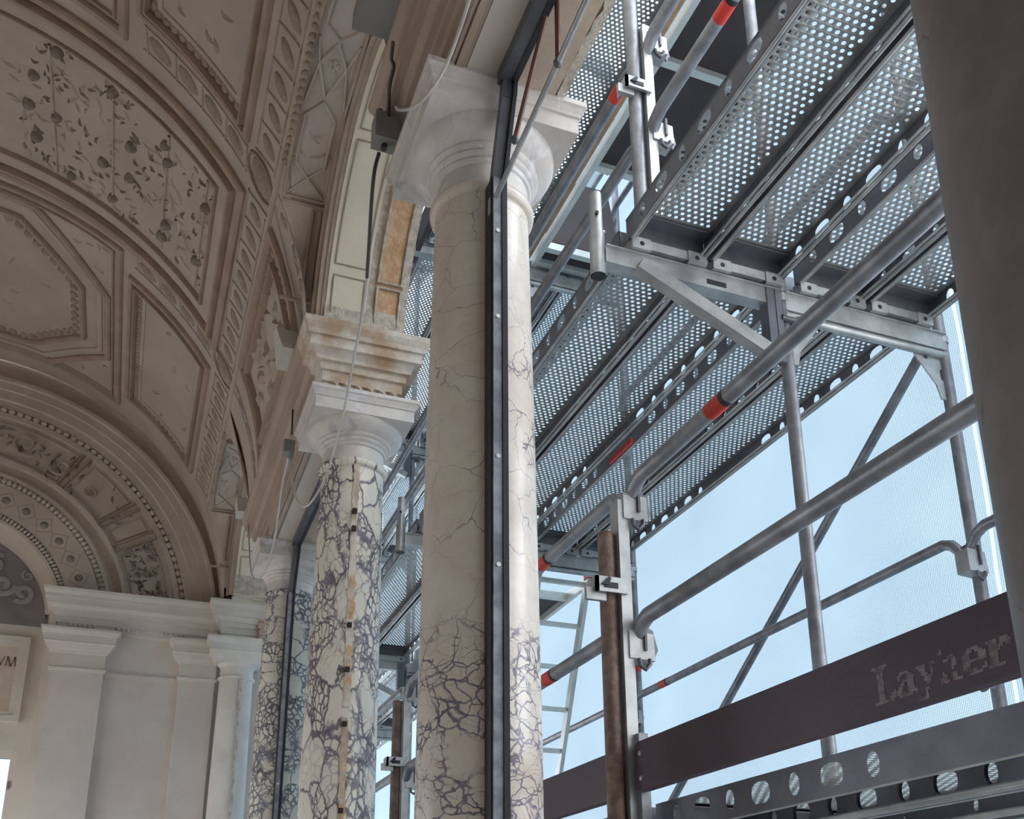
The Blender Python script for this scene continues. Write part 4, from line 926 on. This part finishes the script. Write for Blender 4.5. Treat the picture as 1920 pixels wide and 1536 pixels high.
GL = {'L': ["1111111...",".11111....","..111.....","..111.....","..111.....","..111.....","..111.....","..111.....","..111.....","..111.....","..111....1","..111...11","..111..111","111111111."],
 'a': ["","","","","","..1111...",".11..11..",".1...111.","...11111.","..11.111.",".11..111.","111..111.","1111.1111",".111111.1"],
 'y': ["","","","","","1111..11.",".111..1..","..11..1..","..111.1..","...1111..","...111...","....11...","....1....","...11....","...1.....","1..1.....","1111....."],
 'h': ["","","..1......",".11......","..1......","...1.11..","...11.11.","......11.","......11.","......1..","..1...11.","..11..11.",".111..11.",".1111.1111"],
 'e': ["","","","","","..11111..",".111.111.","111...111","111...111","111111111","111......","111.....1",".1111..11","..11111.."],
 'r': ["","","","","","1111.111.",".111.1111",".11111.11",".1111....",".111.....",".111.....",".111.....",".111.....","111111..."]}
tl_, bl_, tr_ = at(1630, 1256, X=1.336), at(1642, 1325, X=1.336), at(1893, 1190, X=1.336)
ch = (at(1630, 1256, X=1.336).z-at(1642, 1325, X=1.336).z)/14; cwid = (bl_.y-tr_.y)/56.; u = 0; m = MB(); rnd = random.Random(2)
for c in 'Layher':
    g = GL[c]; wd = max(len(r) for r in g)
    for r, row in enumerate(g):
        k = 0
        while k < len(row):
            if row[k] == '1':
                k2 = k
                while k2 < len(row) and row[k2] == '1': k2 += 1
                if not (c == 'h' and rnd.random() < .25):
                    ya, yb = bl_.y-(u+k)*cwid, bl_.y-(u+k2)*cwid; za = bl_.z+ch*(14-r); m.box(1.3362, 1.3372, yb, ya, za-ch*.96, za)
                k = k2
            else: k += 1
    u += wd+(.2 if c != 'y' else -.6)
obj('lettering', m, M['letter'], tb)
# ---- plywood decks with aluminium frames
def plydeck(x0, x1, y0, y1, z, cuts, hole, label, lid=False):
    t = thing('plywood_deck', ((x0+x1)/2, (y0+y1)/2, z), label, 'scaffold deck', 'plywood scaffold decks')
    m = MB(); m.box(x0, x0+.03, y0, y1, z, z+.07); m.box(x1-.03, x1, y0, y1, z, z+.07); obj('side_profile', m, M['alu'], t)
    for c in cuts:
        m = MB(); m.box(x0+.03, x1-.03, c-.022, c+.022, z+.01, z+.06); obj('cross_bar', m, M['alu'], t)
    cs = sorted(cuts)
    for a, b_ in zip(cs, cs[1:]):
        if hole and abs(a-hole[0]) < .05: continue
        m = MB(); m.box(x0+.03, x1-.03, a+.022, b_-.022, z+.045, z+.057); obj('plywood_panel', m, M['ply'], t)
    if lid:
        a, b_ = hole; m = MB(); m.hexa([(x0+.04,b_-.02,z+.07),(x1-.04,b_-.02,z+.07),(x1-.04,b_,z+.08),(x0+.04,b_,z+.08)], [(x0+.04,b_+.13,z+.75),(x1-.04,b_+.13,z+.75),(x1-.04,b_+.15,z+.75),(x0+.04,b_+.15,z+.75)]); obj('hatch_lid', m, M['ply'], t)
    return t
plydeck(2.155, 2.765, YF[0]+.03, YF[1]-.03, ZL[2]-.01, (2.66, 3.46, 4.245, 5.01, 5.16), (4.245, 5.01), 'dark plywood deck in an aluminium frame with open hatch, top level', True)
plydeck(2.12, 2.765, YF[1]+.03, YF[2]-.03, ZL[1]-.01, (5.27, 6.05, 6.85, 7.8), (5.27, 6.05), 'dark plywood deck with ladder hatch, middle level, third bay')
m = MB(); m.box(2.095, 2.125, YF[0]+.05, YF[1]-.05, ZL[2]+.01, ZL[2]+.07); obj('edge_board', m, M['wood'], None, 'narrow pine board closing the gap beside the top plywood deck', 'board')
# ---- ladder
la, lb = at(1103, 1078, X=2.62), at(1045, 1472, X=2.62); dv = (lb-la)
t = thing('ladder', (2.45, lb.y+.2, ZL[0]+.09), 'aluminium ladder leaning up to the hatch behind the near column', 'ladder')
kk = (ZL[0]+.09-la.z)/dv.z
for x in (2.62, 2.28): obj('stile', MB().bar((x, la.y, la.z), (x, la.y+dv.y*kk, la.z+dv.z*kk), .026, .06, (0,1,0)), M['alu'], t)
for q in range(7):
    z = la.z-.25*(q+.25)
    if z > ZL[0]+.15: yy = la.y+dv.y*(z-la.z)/dv.z; obj('rung', MB().bar((2.28, yy, z), (2.62, yy, z), .03, .026), M['alu'], t)
m = MB().box(2.603, 2.637, la.y-.034, la.y+.034, la.z-.03, la.z+.004); obj('orange_end_cap', m, M['red'], t)
# ---- debris netting
m = MB()
def fnet(i, j):
    y = 2.0+11.3*i; z = -1.75+8.4*j
    x = 3.08+.018*math.sin(y*5.1)+.03*math.sin(y*1.9+.6)+.05*math.exp(-((y-1.9)/.35)**2)*math.sin(y*24)+.012*math.sin(z*2.3+y)
    return (x, y, z)
m.grid(fnet, 220, 24); m.grid(lambda i, j: (1.1+1.99*i, 13.3+.03*math.sin(i*9), -1.75+8.4*j), 12, 12); obj('debris_net', m, M['net'], None, 'pale translucent debris netting hung along the outside of the scaffold', 'netting', smooth=60)
# ---- translucent sheet added over the far bays to dim the sky overhead
m = MB(); m.grid(lambda i, j: (.95+2.5*i, 2.75+10.6*j, 6.55+.25*i+.012*math.sin(j*190)), 8, 120)
obj('sky_dimmer', m, M['dim_sheet'], None, 'added translucent sheet dimming the sky above the far scaffold bays', 'sheeting', smooth=60)
